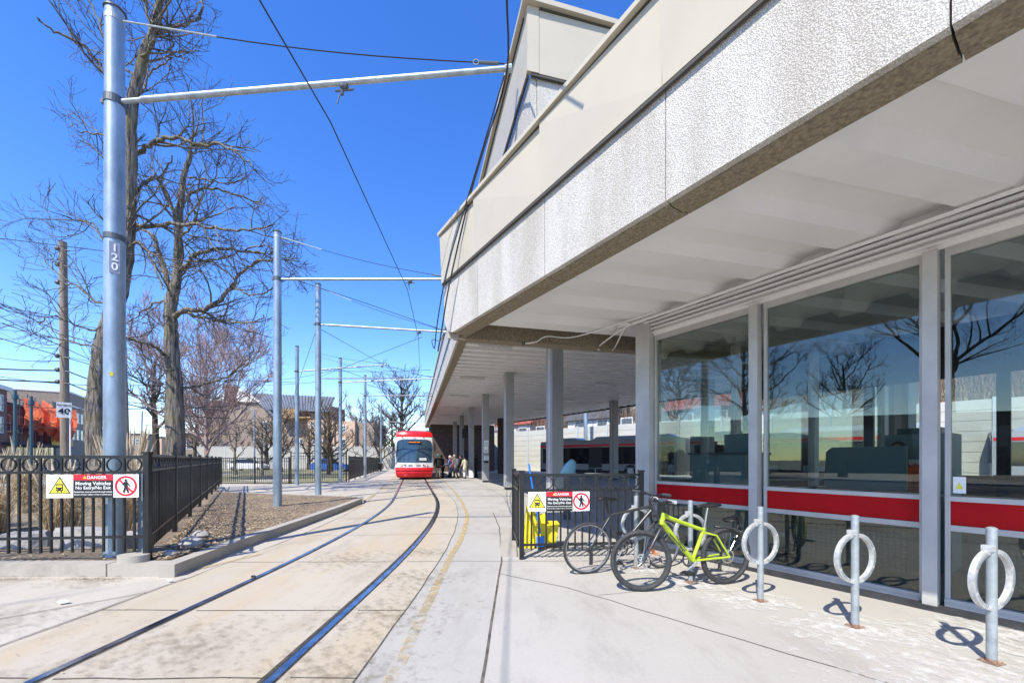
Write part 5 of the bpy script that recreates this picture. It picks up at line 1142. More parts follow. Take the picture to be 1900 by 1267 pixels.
# rocks
mat('rock', (.22,.21,.20), .9, col2=(.42,.40,.38), vscale=3, bump=.6, bscale=12, bd=.04)
q = random.Random(4)
for i, (x0, x1, y, zt, lab) in enumerate(((-9.0,-7.5,5.85,.36,'flat grey ledge stone at the left edge behind the fence'), (-7.4,-6.75,5.8,.34,'small grey ledge stone second from the left'), (-6.7,-5.75,5.85,.38,'large pale ledge stone below the danger sign'), (-5.70,-5.35,5.7,.33,'ledge stone behind the thick trolley pole'))):
    m = MB(); n = 9; ring0 = [V((x0+x1)/2+cos(a)*(x1-x0)/2*q.uniform(.85,1.05), y+sin(a)*.22*q.uniform(.8,1.1), .1) for a in [2*pi*k/n for k in range(n)]]
    m.loft([ring0, [p+UP*(zt-.17) for p in ring0], [V((x0+x1)/2,y,0).lerp(V(p.x,p.y,0), .88)+UP*(zt+q.uniform(-.03,.03)) for p in ring0]])
    tag(m.build('ledge_stone', MAT['rock'], smooth=25), lab, 'rock', 'ledge stones in the garden bed')
for i, (x, y, r_, lab) in enumerate(((-4.62,5.75,.13,'small round stone at the foot of the long side fence'), (-5.0,6.4,.10,'smaller stone farther along the side fence'), (-4.45,5.2,.07,'little pale pebble beside the fence corner'))):
    m = MB(); m.ell((x,y,.15+r_*.4), r_*1.3, r_, r_*.7, 9, 6)
    for k in range(len(m.v)): m.v[k] += rvec(q)*r_*.09
    tag(m.build('stone', MAT['rock'], smooth=30), lab, 'stone')
# lawn shrubs hugging far fence
# ================================================================ STREETCAR
ysc = 27.4; cx_ = None
pc = TC[-1]
for i in range(len(TC)-1):
    if TC[i].y <= ysc <= TC[i+1].y: pc = TC[i].lerp(TC[i+1], (ysc-TC[i].y)/(TC[i+1].y-TC[i].y))
st = thing('streetcar', 'red and white streetcar facing the camera on the curved track', 'streetcar', (pc.x, pc.y, 0), A2)
def scx(hw, z, y=0): return (hw, z, y)
def sec(w_, z0, z1, y, rb=.0): return
def front_ring(z, w_, y, bow=.28, n=9):     # plan outline at height z: bowed nose, straight sides back to 14 m
    P = []
    for k in range(n): u = -1+2*k/(n-1); P.append(V(u*w_, y+bow*abs(u)**2.6, z))
    return P+[V(w_, 15, z), V(-w_, 15, z)]
def shell(levels, m, nm, par=None, sm=30):
    return MB().loft([front_ring(*l) for l in levels]).build(nm, m, par or st, smooth=sm, local=True)
shell([(.13,1.05,.22),(.16,1.13,.12)], MAT['dark_trim'], 'underframe')
shell([(.17,1.16,.10),(.30,1.21,.02),(.48,1.25,-.04),(.56,1.26,-.02)], MAT['red_paint'], 'bumper')
shell([(.561,1.24,.015),(.60,1.24,.015)], MAT['dark_trim'], 'bumper_groove')
shell([(.601,1.26,-.03),(.66,1.27,-.05),(.84,1.27,.0)], MAT['red_paint'], 'lower_panel')
shell([(.841,1.27,.0),(1.17,1.27,.04)], MAT['white_gloss'], 'lamp_band')
shell([(1.171,1.265,.05),(2.0,1.26,.14),(2.75,1.235,.30),(2.95,1.22,.36)], MAT['white_gloss'], 'cab_shell')
# windshield: dark bowed glass a little proud, rounded top corners
rows = [(1.20,1.20,.045),(1.5,1.215,.075),(2.0,1.215,.125),(2.45,1.20,.215),(2.62,1.16,.255),(2.72,1.06,.28),(2.78,.85,.295),(2.80,.45,.30)]
m = MB(); rr_ = []
for z, w_, y in rows: rr_.append([V((-1+2*k/12)*w_, y-.028+.28*abs((-1+2*k/12)*w_/1.25)**2.6, z) for k in range(13)])
b0 = len(m.v)
for r_ in rr_: m.v += r_
for i in range(len(rr_)-1):
    for k in range(12): m.f.append((i*13+k, i*13+k+1, (i+1)*13+k+1, (i+1)*13+k))
ws = m.build('windscreen', MAT['glass_blue'], st, smooth=True, local=True)
# roof pod
shell([(2.951,1.20,.38),(2.98,1.24,.36),(3.12,1.25,.38),(3.28,1.20,.46),(3.37,1.05,.60),(3.40,.8,.8)], MAT['red_paint'], 'roof_pod')
def onf(x, z, y): return V(x, y+.28*abs(x/1.26)**2.6, z)
m = MB().box(-.42,.02+.10,2.50,.42,.19,2.66); tx = m.build('destination_sign', MAT['black_plastic'], ws, local=True)
F0 = frame(st)
def loc2w(v): return F0 @ Vector(v)
rx_ = (F0.to_3x3() @ V(1,0,0)); fy_ = (F0.to_3x3() @ V(0,-1,0))
mat('led_amber', (.9,.25,.03), .5, emit=(1,.28,.04,1.2))
text('504 DUNDAS WEST', .085, loc2w((0,.10,2.58)), rx_, UP, MAT['led_amber'], ws, 'words', .001)
text('4525', .11, loc2w((0,.30,2.87)), rx_, UP, MAT['dark_trim'], st, 'fleet_number', .002)
for x in (-.83,-.62,.62,.83):
    red = abs(x) > .7; c = onf(x, 1.0, .0)
    m = MB().tube([c+V(0,.0,0), c+V(0,-.025,0)], .085, 16).build('headlight', MAT['red_paint'] if red else MAT['chrome'], st, smooth=40, local=True)
    MB().tube([c+V(0,-.026,0), c+V(0,-.03,0)], .05, 14).build('lens', MAT['dark_glass'] if not red else MAT['lamp_clear'], m, local=True)
for x in (-.27,.27): MB().box(x-.13, -.022, .975, x+.13, .01, 1.015).build('badge_strip', MAT['galv_dark'], st, local=True)
m = MB().box(.35,.02,1.36,.80,.035,1.43); m.box(.35,.02,1.46,.80,.035,1.53); 
MB().box(.33,.035,1.34,.82,.045,1.40).build('window_notice', MAT['white_paint'], ws, local=True); MB().box(.33,.045,1.43,.80,.055,1.49).build('window_notice', MAT['white_paint'], ws, local=True)
MB().tube([V(-.30,.06,1.24), V(.1,.10,1.75), V(.45,.14,2.05)], .012, 5).build('wiper', MAT['black_plastic'], ws, local=True)
for s in (-1, 1):
    m = MB().tube([V(s*1.22,.25,2.55), V(s*1.38,.12,2.50), V(s*1.38,.12,2.4)], .02, 6).build('mirror_arm', MAT['black_plastic'], st, local=True)
    MB().box(s*1.38-.06,.08,1.95,s*1.38+.06,.18,2.42).build('mirror', MAT['black_plastic'], m, local=True)
    for k in range(5):
        y = 1.2+k*2.7; MB().box(s*1.262-.006, y, 1.25, s*1.262+.006, y+2.2, 2.7).build('side_window', MAT['dark_glass'], st, local=True)
for x in (-.82,.62): MB().ell((x,.36,2.955), .05,.04,.05, 8, 6).build('marker_lamp', MAT['red_paint'], st, local=True)
for k in range(3): MB().box(-1.0, 2.5+k*4.2, 3.1, 1.0, 5.6+k*4.2, 3.55).build('roof_box', MAT['galv_dark'], st, local=True)
m = MB(); m.tube([V(0,3.5,3.5), V(.35,1.2,3.30), V(.42,.55,3.25)], .02, 6); m.build('trolley_pole_arm', MAT['black_plastic'], st, local=True)
for y in (2.2, 4.0, 10, 11.8):
    m = MB()
    for s in (-1, 1): m.tube([V(s*.70,y,.32), V(s*.80,y,.32)], .30, 18)
    m.build('wheelset', MAT['galv_dark'], st, local=True)
mat('bus_body', (.30,.31,.33), .3)
# ================================================================ BUSES
def bus(label, p, rz):
    t = thing('bus', label, 'bus', p, rz, 'buses parked by the noise wall'); L_ = 12.0
    MB().loft([[V(x,-1.27,z0), V(x,1.27,z0), V(x,1.27,2.6), V(x,1.18,2.95), V(x,-1.18,2.95), V(x,-1.27,2.6)] for x, z0 in ((0,.3),(12,.3))]).build('body', MAT['bus_body'], t, local=True)
    for s in (-1, 1):
        MB().box(.3, s*1.275-.008, 1.05, 11.8, s*1.275+.008, 2.35).build('window_strip', MAT['dark_glass'], t, local=True)
        MB().box(.05, s*1.276-.008, 2.42, 11.9, s*1.276+.008, 2.60).build('red_stripe', MAT['red_paint'], t, local=True)
        MB().box(.05, s*1.276-.008, .32, 11.9, s*1.276+.008, .55).build('skirt', MAT['dark_trim'], t, local=True)
        for x in (2.6, 8.6):
            m = MB().tube([V(x,s*1.0,.5), V(x,s*1.29,.5)], .5, 20).build('tyre', MAT['rubber'], t, smooth=40, local=True); MB().tube([V(x,s*1.291,.5), V(x,s*1.30,.5)], .27, 16).build('rim', MAT['alu'], m, local=True)
        for x in (5.0, 10.2): MB().box(x, s*1.29-.006, .45, x+1.2, s*1.29+.006, 2.38).build('door', MAT['dark_trim'], t, local=True)
    MB().box(-.02,-1.1,1.2,-.001,1.1,2.75).build('windscreen', MAT['dark_glass'], t, local=True)
    m = mat('bus_roof_blue', (.30,.36,.46), .4) if 'bus_roof_blue' not in MAT else MAT['bus_roof_blue']
    for x0, x1 in ((.8,3.6),(5.0,9.4),(10.2,11.6)): MB().loft([[V(x,-.85,2.951),V(x,.85,2.951),V(x,.7,h),V(x,-.7,h)] for x, h in ((x0,3.02),(x0+.4,3.22),(x1-.4,3.22),(x1,3.02))]).build('roof_unit', m, t, local=True)
    return t
bus('white and red bus half behind the near column', V(3.4,36.5,0), R(-43)); bus('second bus farther right glimpsed by the corner column', V(12.8,27.7,0), R(-43)); bus('third bus seen through the right booth window', V(27.5,23.0,0), R(-45))
# ================================================================ CARS
def car(label, p, rz, col, group='cars along the street'):
    t = thing('parked_car', label, 'car', p, rz, group)
    def rg(x, w_, z0, z1): return [V(x,-w_,z0), V(x,w_,z0), V(x,w_*1.03,(z0+z1)/2), V(x,w_*.95,z1), V(x,-w_*.95,z1), V(x,-w_*1.03,(z0+z1)/2)]
    MB().loft([rg(x,w_,a,b) for x, w_, a, b in ((-2.2,.70,.35,.75),(-2.1,.84,.25,.92),(-1.2,.88,.22,.95),(0,.9,.22,.93),(1.0,.9,.22,.92),(1.9,.84,.24,.78),(2.2,.66,.32,.62))]).build('body', col, t, smooth=35, local=True)
    cb_ = MB().loft([[V(x,-w_,.93), V(x,w_,.93), V(x,w2,z), V(x,-w2,z)] for x, w_, w2, z in ((-1.9,.78,.76,.95),(-1.25,.80,.62,1.42),(.1,.80,.62,1.46),(1.05,.78,.76,.94))]).build('cabin', MAT['dark_glass'], t, smooth=30, local=True)
    MB().loft([[V(x,-w2,z), V(x,w2,z), V(x,w2*.9,z+.03), V(x,-w2*.9,z+.03)] for x, w2, z in ((-1.22,.60,1.425),(.08,.60,1.465))]).build('roof', col, cb_, local=True)
    for x in (-1.35, 1.35):
        for s in (-1, 1):
            m = MB().tube([V(x,s*.68,.32), V(x,s*.88,.32)], .32, 18).build('wheel', MAT['rubber'], t, smooth=40, local=True); MB().tube([V(x,s*.881,.32), V(x,s*.89,.32)], .19, 12).build('rim', MAT['alu'], m, local=True)
    for s in (-1, 1):
        MB().box(2.02,s*.6-.13,.58,2.16,s*.6+.13,.70).build('headlight', MAT['lamp_clear'], t, local=True); MB().box(-2.2,s*.62-.12,.62,-2.1,s*.62+.12,.76).build('tail_light', MAT['red_paint'], t, local=True)
    return t
mat('car_white', (.72,.72,.72), .25); mat('car_silver', (.38,.40,.42), .25, .6); mat('car_black', (.02,.02,.022), .2); mat('car_blue', (.03,.10,.35), .25); mat('car_grey', (.12,.13,.14), .25, .4)
a_ = A1+pi/2
for x, y, r_, c, lab in ((-32.6,25.2,a_,'car_silver','silver car at the left edge behind the grasses'), (-30.5,30.5,a_,'car_white','white car behind the tall grasses on the street'), (-33.5,33.0,a_,'car_black','dark car beside the white one on the street'), (-36.2,42,a_,'car_grey','grey car farther up the street'), (-40,50,a_+pi,'car_white','small white car far up the street'), (-47,58,a_,'car_silver','silver car seen just right of the thick pole')):
    car(lab, V(x,y,.015), r_, MAT[c])
car('blue car behind the tall gate section of the fence', V(-20.5,45.5,0), R(10), MAT['car_blue'], 'cars beyond the lawn'); car('dark car beside the blue one beyond the lawn', V(-17.5,47,0), R(190), MAT['car_black'], 'cars beyond the lawn')
car('white car under the trees far beyond the lawn', V(-33,50,0), R(5), MAT['car_white'], 'cars beyond the lawn')
# ================================================================ PEOPLE
mat('skin', (.42,.25,.17), .6); mat('skin_dark', (.16,.09,.06), .6); mat('hair_dark', (.02,.015,.012), .7); mat('hair_grey', (.30,.28,.26), .8)
for n_, c_ in (('cl_black',(.012,.012,.014)),('cl_navy',(.02,.025,.06)),('cl_grey',(.14,.15,.17)),('cl_khaki',(.30,.27,.17)),('cl_beige',(.50,.46,.34)),('cl_white',(.75,.75,.75)),('cl_red',(.55,.05,.05)),('cl_teal',(.02,.20,.19)),('cl_blue',(.10,.14,.30)),('cl_brown',(.14,.08,.05)),('cl_orange',(.85,.16,.04)),('cl_hivis',(.75,.80,.10))): mat(n_, c_, .9, var=.15, vscale=8)
def skin_mesh(nm, verts, edges, radii, m, parent, root=0):
    me = bpy.data.meshes.new(nm); bm = bmesh.new(); ly = bm.verts.layers.skin.verify(); vs = [bm.verts.new(v) for v in verts]
    for a, b in edges: bm.edges.new((vs[a], vs[b]))
    for v, r_ in zip(vs, radii): v[ly].radius = r_ if isinstance(r_, tuple) else (r_, r_)
    vs[root][ly].use_root = True
    bm.to_mesh(me); bm.free(); tmp = bpy.data.objects.new('tmp', me); COL.objects.link(tmp)
    tmp.modifiers.new('s', 'SKIN').use_smooth_shade = True; sb = tmp.modifiers.new('ss', 'SUBSURF'); sb.levels = 1
    dg = bpy.context.evaluated_depsgraph_get(); out = bpy.data.meshes.new_from_object(tmp.evaluated_get(dg)); bpy.data.objects.remove(tmp)
    out.name = nm; out.materials.clear(); out.materials.append(m); o = bpy.data.objects.new(nm, out); COL.objects.link(o); o.parent = parent; return o
def ringe(c, rx, ry, n=14): return [Vector(c)+V(rx*cos(2*pi*k/n), ry*sin(2*pi*k/n), 0) for k in range(n)]
def person(label, x, y, rz, h=1.7, top='cl_black', leg='cl_navy', hat=None, hair='hair_dark', skin='skin', step=.1, arm=(.1,.15), coat=.82, bag=None, lean=0, shoes='cl_black', seated=False, group='people queuing beside the streetcar'):
    t = thing('person', label, 'person', (x,y,0), rz, group); s = h/1.75; S = lambda *a: V(a[0]*s, a[1]*s, a[2]*s)
    # figure faces local +Y
    L_ = lean
    hip = S(0,0,.93); ch = S(0,L_*.5,1.25); nk = S(0,L_*.8,1.47); hd = S(0,L_+.02,1.55)
    v = [hip, ch, nk, hd]; e = [(0,1),(1,2),(2,3)]; r_ = [(.13*s,.10*s),(.15*s,.10*s),.055*s,.055*s]
    def add(p, par, rad_): v.append(p); e.append((par, len(v)-1)); r_.append(rad_); return len(v)-1
    joints_ = {}
    for sd_ in (-1, 1):
        st_ = step*sd_
        i = add(S(sd_*.09,0,.88), 0, .085*s); kn = S(sd_*.10,st_*.6+.02,.48); i = add(kn, i, .058*s); an = S(sd_*.11,st_*1.2-.02,.09); i = add(an, i, .038*s); add(S(sd_*.12,st_*1.2+.13,.04), i, .032*s)
        sh = S(sd_*.18,L_*.75,1.40); i = add(sh, 1, .052*s); ab = arm[0] if sd_ > 0 else arm[1]
        el_ = S(sd_*.24,L_*.6+ab*.35,1.12); i = add(el_, i, .040*s); wr = S(sd_*.24,L_*.5+ab*1.5,.90+ab*.5); i = add(wr, i, .026*s)
        pm = wr+S(0,ab*.2,-.06); i = add(pm, i, (.022*s,.034*s))
        for k in range(4): j = add(pm+S((k-1.5)*.004,(k-1.5)*.018,-.045-.01*(1 if k in (1,2) else 0)), i, .009*s); add(v[j]+S(-sd_*.012,0,-.035), j, .007*s)
        j = add(pm+S(-sd_*.01,.04,-.01), i, .010*s); add(v[j]+S(-sd_*.005,.012,-.035), j, .008*s)
        joints_[sd_] = (kn, an, sh, el_, wr)
    bd_ = skin_mesh('body', v, e, r_, MAT[skin], t)
    # head with brow, nose, chin, ears
    m = MB(); c = S(0,L_+.03,1.645); prof = ((-.115,.035,.045,.02),(-.09,.058,.068,.018),(-.04,.070,.085,.008),(.0,.075,.092,0),(.05,.077,.095,-.005),(.09,.062,.078,-.01),(.115,.03,.04,-.01))
    m.loft([[c+S(w_*cos(a), d_*sin(a)+o_, z) for a in [2*pi*k/14 for k in range(14)]] for z, w_, d_, o_ in prof])
    m.ell(c+S(0,.095,-.015), .012*s,.02*s,.02*s, 6, 5); m.ell(c+S(-.077,0,-.01), .01*s,.018*s,.028*s, 6, 5); m.ell(c+S(.077,0,-.01), .01*s,.018*s,.028*s, 6, 5)
    hb_ = m.build('head', MAT[skin], t, smooth=True, local=True)
    m = MB(); m.ell(c+S(-.028,.086,.012), .009*s,.006*s,.006*s, 6, 5); m.ell(c+S(.028,.086,.012), .009*s,.006*s,.006*s, 6, 5); m.box((c+S(-.022,.083,-.06)).x, (c+S(0,.083,0)).y, (c+S(0,0,-.062)).z, (c+S(.022,0,0)).x, (c+S(0,.09,0)).y, (c+S(0,0,-.054)).z); m.build('face_features', MAT['hair_dark'], hb_, local=True)
    m = MB(); m.loft([[c+S(w_*cos(a), d_*sin(a)+o_, z) for a in [2*pi*k/14 for k in range(14)]] for z, w_, d_, o_ in ((-.07,.06,.045,-.055),(-.02,.08,.065,-.04),(.03,.084,.09,-.018),(.075,.078,.088,-.012),(.115,.05,.06,-.012),(.13,.015,.02,-.01))])
    m.build('hat' if hat else 'hair', MAT[hat or hair], t, smooth=True, local=True)
    # clothes
    m = MB(); zb_ = coat
    m.loft([ringe(S(0,0,zb_), .185*s, .14*s), ringe(S(0,0,.95), .172*s, .135*s), ringe(S(0,L_*.3,1.08), .16*s, .125*s), ringe(S(0,L_*.55,1.25), .185*s,.135*s), ringe(S(0,L_*.7,1.39), .19*s,.115*s), ringe(S(0,L_*.8,1.46), .11*s,.085*s), ringe(S(0,L_*.85,1.51), .068*s,.07*s)])
    for sd_ in (-1, 1):
        kn, an, sh, el_, wr = joints_[sd_]; m.tube([sh+S(-sd_*.05,0,.03), sh, sh.lerp(el_,.5), el_, el_.lerp(wr,.55), wr], [.06*s,.072*s,.062*s,.055*s,.05*s,.044*s], 10)
    m.build('coat', MAT[top], t, smooth=True, local=True)
    m = MB(); m.loft([ringe(S(0,0,.86), .155*s,.115*s), ringe(S(0,0,.98), .15*s,.11*s)])
    for sd_ in (-1, 1):
        kn, an, *_ = joints_[sd_]; m.tube([S(sd_*.075,0,.93), S(sd_*.085,0,.80), kn, kn.lerp(an,.5), an+S(0,0,-.02)], [.09*s,.095*s,.07*s,.062*s,.055*s], 10)
    m.build('trousers', MAT[leg], t, smooth=True, local=True)
    for sd_ in (-1, 1):
        kn, an, *_ = joints_[sd_]; m = MB(); b_ = V(an.x, an.y, 0); m.loft([[b_+S(w_*cos(a), yy+.14*sin(a), z) for a in [2*pi*k/12 for k in range(12)]] for z, w_, yy in ((.002,.045,.07),(.03,.048,.07),(.07,.04,.05),(.10,.03,.02))]); m.build('shoe', MAT[shoes], t, smooth=True, local=True)
    if bag == 'pack':
        m = MB(); m.loft([ringe(S(0,-.20+L_*.4,z), w_*s, .09*s, 10) for z, w_ in ((.98,.10),(1.02,.15),(1.25,.155),(1.40,.14),(1.46,.08))]); m.build('rucksack', MAT['cl_grey'], t, smooth=True, local=True)
    if bag == 'hand':
        wr = joints_[-1][4]; m = MB(); m.loft([[wr+S(sx*.05, sy*.14, z) for sx, sy in ((-1,-1),(1,-1),(1,1),(-1,1))] for z in (-.48,-.12)]); m.build('bag', MAT['cl_brown'], t, local=True)
    return t
person('person in black coat and teal cap with pale trousers closest to the streetcar door', -5.30, 28.6, R(10), 1.78, 'cl_black', 'cl_khaki', hat='cl_teal', coat=.78, step=.05)
person('person in black coat bending forward beside the streetcar door', -5.25, 30.3, R(60), 1.72, 'cl_black', 'cl_black', lean=.12, arm=(.25,.2))
person('person in dark navy jacket seen between two others in the queue', -4.75, 30.8, R(-150), 1.7, 'cl_navy', 'cl_navy')
person('person with white cap and blue jacket in mid queue', -4.6, 29.6, R(90), 1.66, 'cl_blue', 'cl_navy', hat='cl_white', arm=(.3,.3))
person('person in white and red top standing in mid queue', -4.55, 30.6, R(120), 1.62, 'cl_red', 'cl_navy', hair='hair_dark', arm=(.35,.1))
person('person stepping forward in long grey coat carrying a rucksack', -4.12, 29.2, R(70), 1.74, 'cl_grey', 'cl_black', hair='hair_grey', coat=.62, bag='pack', step=.2, lean=.1)
person('person in dark coat behind the beige coat in the queue', -3.95, 30.8, R(80), 1.7, 'cl_black', 'cl_navy', hair='hair_dark')
person('person in long beige hooded coat at the back of the queue', -3.45, 29.3, R(40), 1.62, 'cl_beige', 'cl_white', hair='hair_dark', coat=.50, step=.06)
person('person with dark clothes waiting beside the grey column and pulling a case', -2.75, 30.6, R(70), 1.76, 'cl_black', 'cl_black', skin='skin_dark', bag='hand')
person('person in orange red jacket on the street right of the thick pole', -36.5, 37.5, R(200), 1.75, 'cl_orange', 'cl_navy', group='people on the street')
person('person in dark coat on the street beside the orange red jacket', -37.6, 38.5, R(20), 1.75, 'cl_black', 'cl_black', group='people on the street')
wc = thing('suitcase', 'white wheeled suitcase beside the beige coat by the column', 'suitcase', (-3.05,29.6,0), A2)
MB().box(-.17,-.11,.05,.17,.11,.58).build('case_body', MAT['cl_white'], wc, local=True); m = MB(); m.tube([V(-.12,.08,.58), V(-.18,.2,1.0), V(.02,.2,1.0), V(.12,.08,.58)], .012, 5); m.build('pull_handle', MAT['alu'], wc, local=True)
b_ = L1(FN+1.35, (tm[1]+tm[2])/2-.25)
pq = person('booth attendant in orange and lime safety vest behind the middle window', b_.x, b_.y, A1+pi/2, 1.6, 'cl_orange', 'cl_black', hair='hair_dark', group='booth staff', arm=(.25,.25))
vs_ = MB(); vs_.loft([[V(cos(a)*.15, sin(a)*.112, z) for a in [2*pi*k/16 for k in range(16)]] for z in (.90,.955)]); vs_.build('reflective_band', MAT['cl_hivis'], pq, smooth=True, local=True)
# ================================================================ WALLS AND BUILDINGS BEYOND
mat('brick_red', (.17,.085,.065), .9, col2=(.26,.15,.115), vscale=9, bump=.3); mat('brick_grey', (.20,.155,.125), .9, col2=(.32,.26,.21), vscale=7, bump=.3)
mat('roof_metal', (.16,.175,.20), .4, .5, var=.1); mat('roof_red', (.30,.07,.05), .8, var=.2); mat('roof_dark', (.07,.07,.075), .9, var=.2); mat('peach', (.52,.36,.25), .9, var=.08); mat('wood', (.38,.24,.12), .8, var=.3, vscale=6)
mat('pane', (.10,.13,.16), .15); mat('trim_white', (.66,.66,.64), .6); mat('net_orange', (.80,.15,.07), .8, col2=(.92,.27,.14), vscale=1.2, bump=.5, bscale=2, bd=.2); mat('scaffold', (.06,.09,.12), .6, .3); mat('scaf_yellow', (.62,.46,.08), .8, var=.2)
mat('bank', (.16,.14,.08), .95, col2=(.30,.26,.17), vscale=1.2, bump=1, bscale=4, bd=.2)
def thin(m, f_=.5):                         # thin cloth lets light through
    N = m.node_tree.nodes; L = m.node_tree.links; b = N['Principled BSDF']; o = N['Material Output']; t = N.new('ShaderNodeBsdfTranslucent'); x = N.new('ShaderNodeMixShader'); x.inputs[0].default_value = f_
    src = b.inputs['Base Color'].links[0].from_socket; L.new(src, t.inputs[0]); L.new(b.outputs[0], x.inputs[1]); L.new(t.outputs[0], x.inputs[2]); L.new(x.outputs[0], o.inputs[0])
thin(MAT['net_orange'], .65)
# noise wall behind the buses: posts with stacked panels
nw = [V(-6,56.5,0), V(2,49,0), V(12.4,38.2,0), V(22.6,28.4,0), V(33,17.5,0), V(44,8,0)]
segs = []
for i in range(len(nw)-1):
    a, b = nw[i], nw[i+1]; m_n = max(1, round((b-a).length/4.0))
    for k in range(m_n): segs.append((a.lerp(b, k/m_n), a.lerp(b, (k+1)/m_n)))
nt_ = thing('noise_wall', 'long cream panelled noise wall behind the buses', 'wall', nw[1], 0)
for a, b in segs:
    d = (b-a).normalized(); nn = V(d.y,-d.x,0)
    hh = 4.9; P = MB()
    for k in range(8):
        z0 = k*hh/8; P.extr([a+d*.13+UP*(z0+.012), b-d*.13+UP*(z0+.012), b-d*.13+UP*(z0+hh/8-.012), a+d*.13+UP*(z0+hh/8-.012)], nn*.12)
    P.extr([a+d*.13-nn*.02, b-d*.13-nn*.02, b-d*.13+UP*hh*.995-nn*.02, a+d*.13+UP*hh*.995-nn*.02], nn*.10)
    P.build('wall_panel', MAT['noise_panel'], nt_)
    MB().obox(a, d, .11, nn, .16, 0, hh+.1).build('wall_post', MAT['noise_post'], nt_)
# bank rising behind the noise wall
bm_ = MB(); prev = None
rows_ = [(1.5,4.5),(6,5.6),(14,8.0),(34,13)]
for i, p in enumerate(nw):
    t_ = (nw[min(i+1,len(nw)-1)]-nw[max(i-1,0)]).normalized(); nn = V(-t_.y, t_.x, 0)
    for o_, z in rows_: bm_.v.append(p+nn*o_+UP*(z-.4)); 
for i in range(len(nw)-1):
    for k in range(3): bm_.f.append((i*4+k, (i+1)*4+k, (i+1)*4+k+1, i*4+k+1))
tag(bm_.build('grassy_bank', MAT['bank'], loc=(10,50,0), fix=False), kind='structure')
bw = MB(); q = random.Random(17)               # winter brushwood on the bank, uncountable
for _ in range(6500):
    i = q.randrange(len(nw)-1); f_ = q.random(); p = nw[i].lerp(nw[i+1], f_); t_ = (nw[i+1]-nw[i]).normalized(); nn = V(-t_.y, t_.x, 0); o_ = q.uniform(1.6, 22)
    for (o0, z0), (o1, z1) in zip(rows_, rows_[1:]):
        if o0 <= o_ <= o1: z = z0+(z1-z0)*(o_-o0)/(o1-o0)-.45; break
    b = p+nn*o_+UP*z; hh = q.uniform(1.2, 5.0); tip = b+V(q.gauss(0,.5), q.gauss(0,.5), hh); bw.tube([b, b.lerp(tip,.5)+rvec(q)*.2, tip], [.03,.02,.008], 3, cap=False)
    for _k in range(3): a = b.lerp(tip, q.uniform(.3,.8)); bw.tube([a, a+rvec(q)*.6+UP*.4], [.014,.006], 3, cap=False)
tag(bw.build('brushwood', MAT['twig_brown'], fix=False, loc=(20,45,4)), 'tangled brown winter brushwood on the bank above the cream wall', 'brush', kind='stuff')
# low white wall across the far side
ww = thing('white_wall', 'long low white concrete wall in front of the brick gable house', 'wall', (-25,58,0), 0)
for k in range(9):
    x = -46+k*4.3; MB().box(x+.02, 58, 0, x+4.28, 58.25, 3.15).build('wall_panel', MAT['wall_white'], ww); MB().box(x-.06, 57.96, 0, x+.06, 58.3, 3.2).build('wall_post', MAT['noise_post'], ww)
MB().box(-46.1,57.95,3.205,-7.2,58.3,3.27).build('coping', MAT['trim_white'], ww)
ww2 = thing('white_wall', 'white concrete wall end just left of the streetcar', 'wall', (-13,62,0), 0)
for k in range(4): x = -18.8+k*3; MB().box(x,62,0,x+2.96,62.2,3.3).build('wall_panel', MAT['wall_white'], ww2)
def win(par, x0, x1, z0, z1, y, sill=True):
    f_ = MB(); t_ = .10; f_.box(x0-t_,y-.06,z0-t_,x0,y+.02,z1+t_); f_.box(x1,y-.06,z0-t_,x1+t_,y+.02,z1+t_); f_.box(x0,y-.06,z1,x1,y+.02,z1+t_); f_.box(x0,y-.06,z0-t_,x1,y+.02,z0); f_.box(x0,y-.05,(z0+z1)/2-.04,x1,y+.0,(z0+z1)/2+.04)
    o = f_.build('window', MAT['trim_white'], par); MB().box(x0,y-.03,z0,x1,y-.005,z1).build('pane', MAT['pane'], o); return o
def xat(px_, Y): return (px_-950)/F*Y
def zat(py_, Y): return H+(852-py_)/F*Y
# brick gable house
Yh = 66; hs_ = thing('brick_house', 'big brown brick gable house with grey metal roof', 'house', (xat(480,Yh),Yh+5,0), 0)
x0, xa, xp, xe = xat(385,Yh), xat(413,Yh), xat(445,Yh), xat(520,Yh)
gab = [(x0,0),(xe,0),(xe,zat(780,Yh)),(xat(488,Yh),zat(750,Yh)),(xat(452,Yh),zat(730,Yh)),(xat(413,Yh),zat(733,Yh)),(x0,zat(765,Yh))]
gab = [(xat(385,Yh),0),(xat(522,Yh),0),(xat(522,Yh),zat(782,Yh)),(xat(486,Yh),zat(748,Yh)),(xat(400,Yh),zat(744,Yh)),(xat(385,Yh),zat(752,Yh))]
MB().extr([V(x,Yh,z) for x, z in gab], V(0,9,0)).build('gable_wall', MAT['brick_grey'], hs_)
rf = MB().extr([V(xat(486,Yh),Yh-.4,zat(747,Yh)), V(xat(452,Yh),Yh-.4,zat(725,Yh)), V(xat(420,Yh),Yh-.4,zat(727,Yh)), V(xat(398,Yh),Yh-.4,zat(744,Yh))], V(0,9.6,0)).build('upper_roof', MAT['trim_white'], hs_)
MB().beam(V(xat(486,Yh),Yh-.5,zat(747,Yh)), V(xat(524,Yh),Yh-.5,zat(783,Yh)), .3, .35).build('barge_board', MAT['trim_white'], hs_)
MB().beam(V(xat(446,Yh),Yh-.5,zat(722,Yh)), V(xat(488,Yh),Yh-.5,zat(748,Yh)), .3, .3).build('barge_board', MAT['trim_white'], hs_)
rp_ = [V(xat(462,Yh),Yh+1,zat(730,Yh)), V(xat(617,Yh),Yh+1,zat(737,Yh)), V(xat(617,Yh),Yh-1.5,zat(766,Yh)), V(xat(500,Yh),Yh-1.5,zat(762,Yh))]
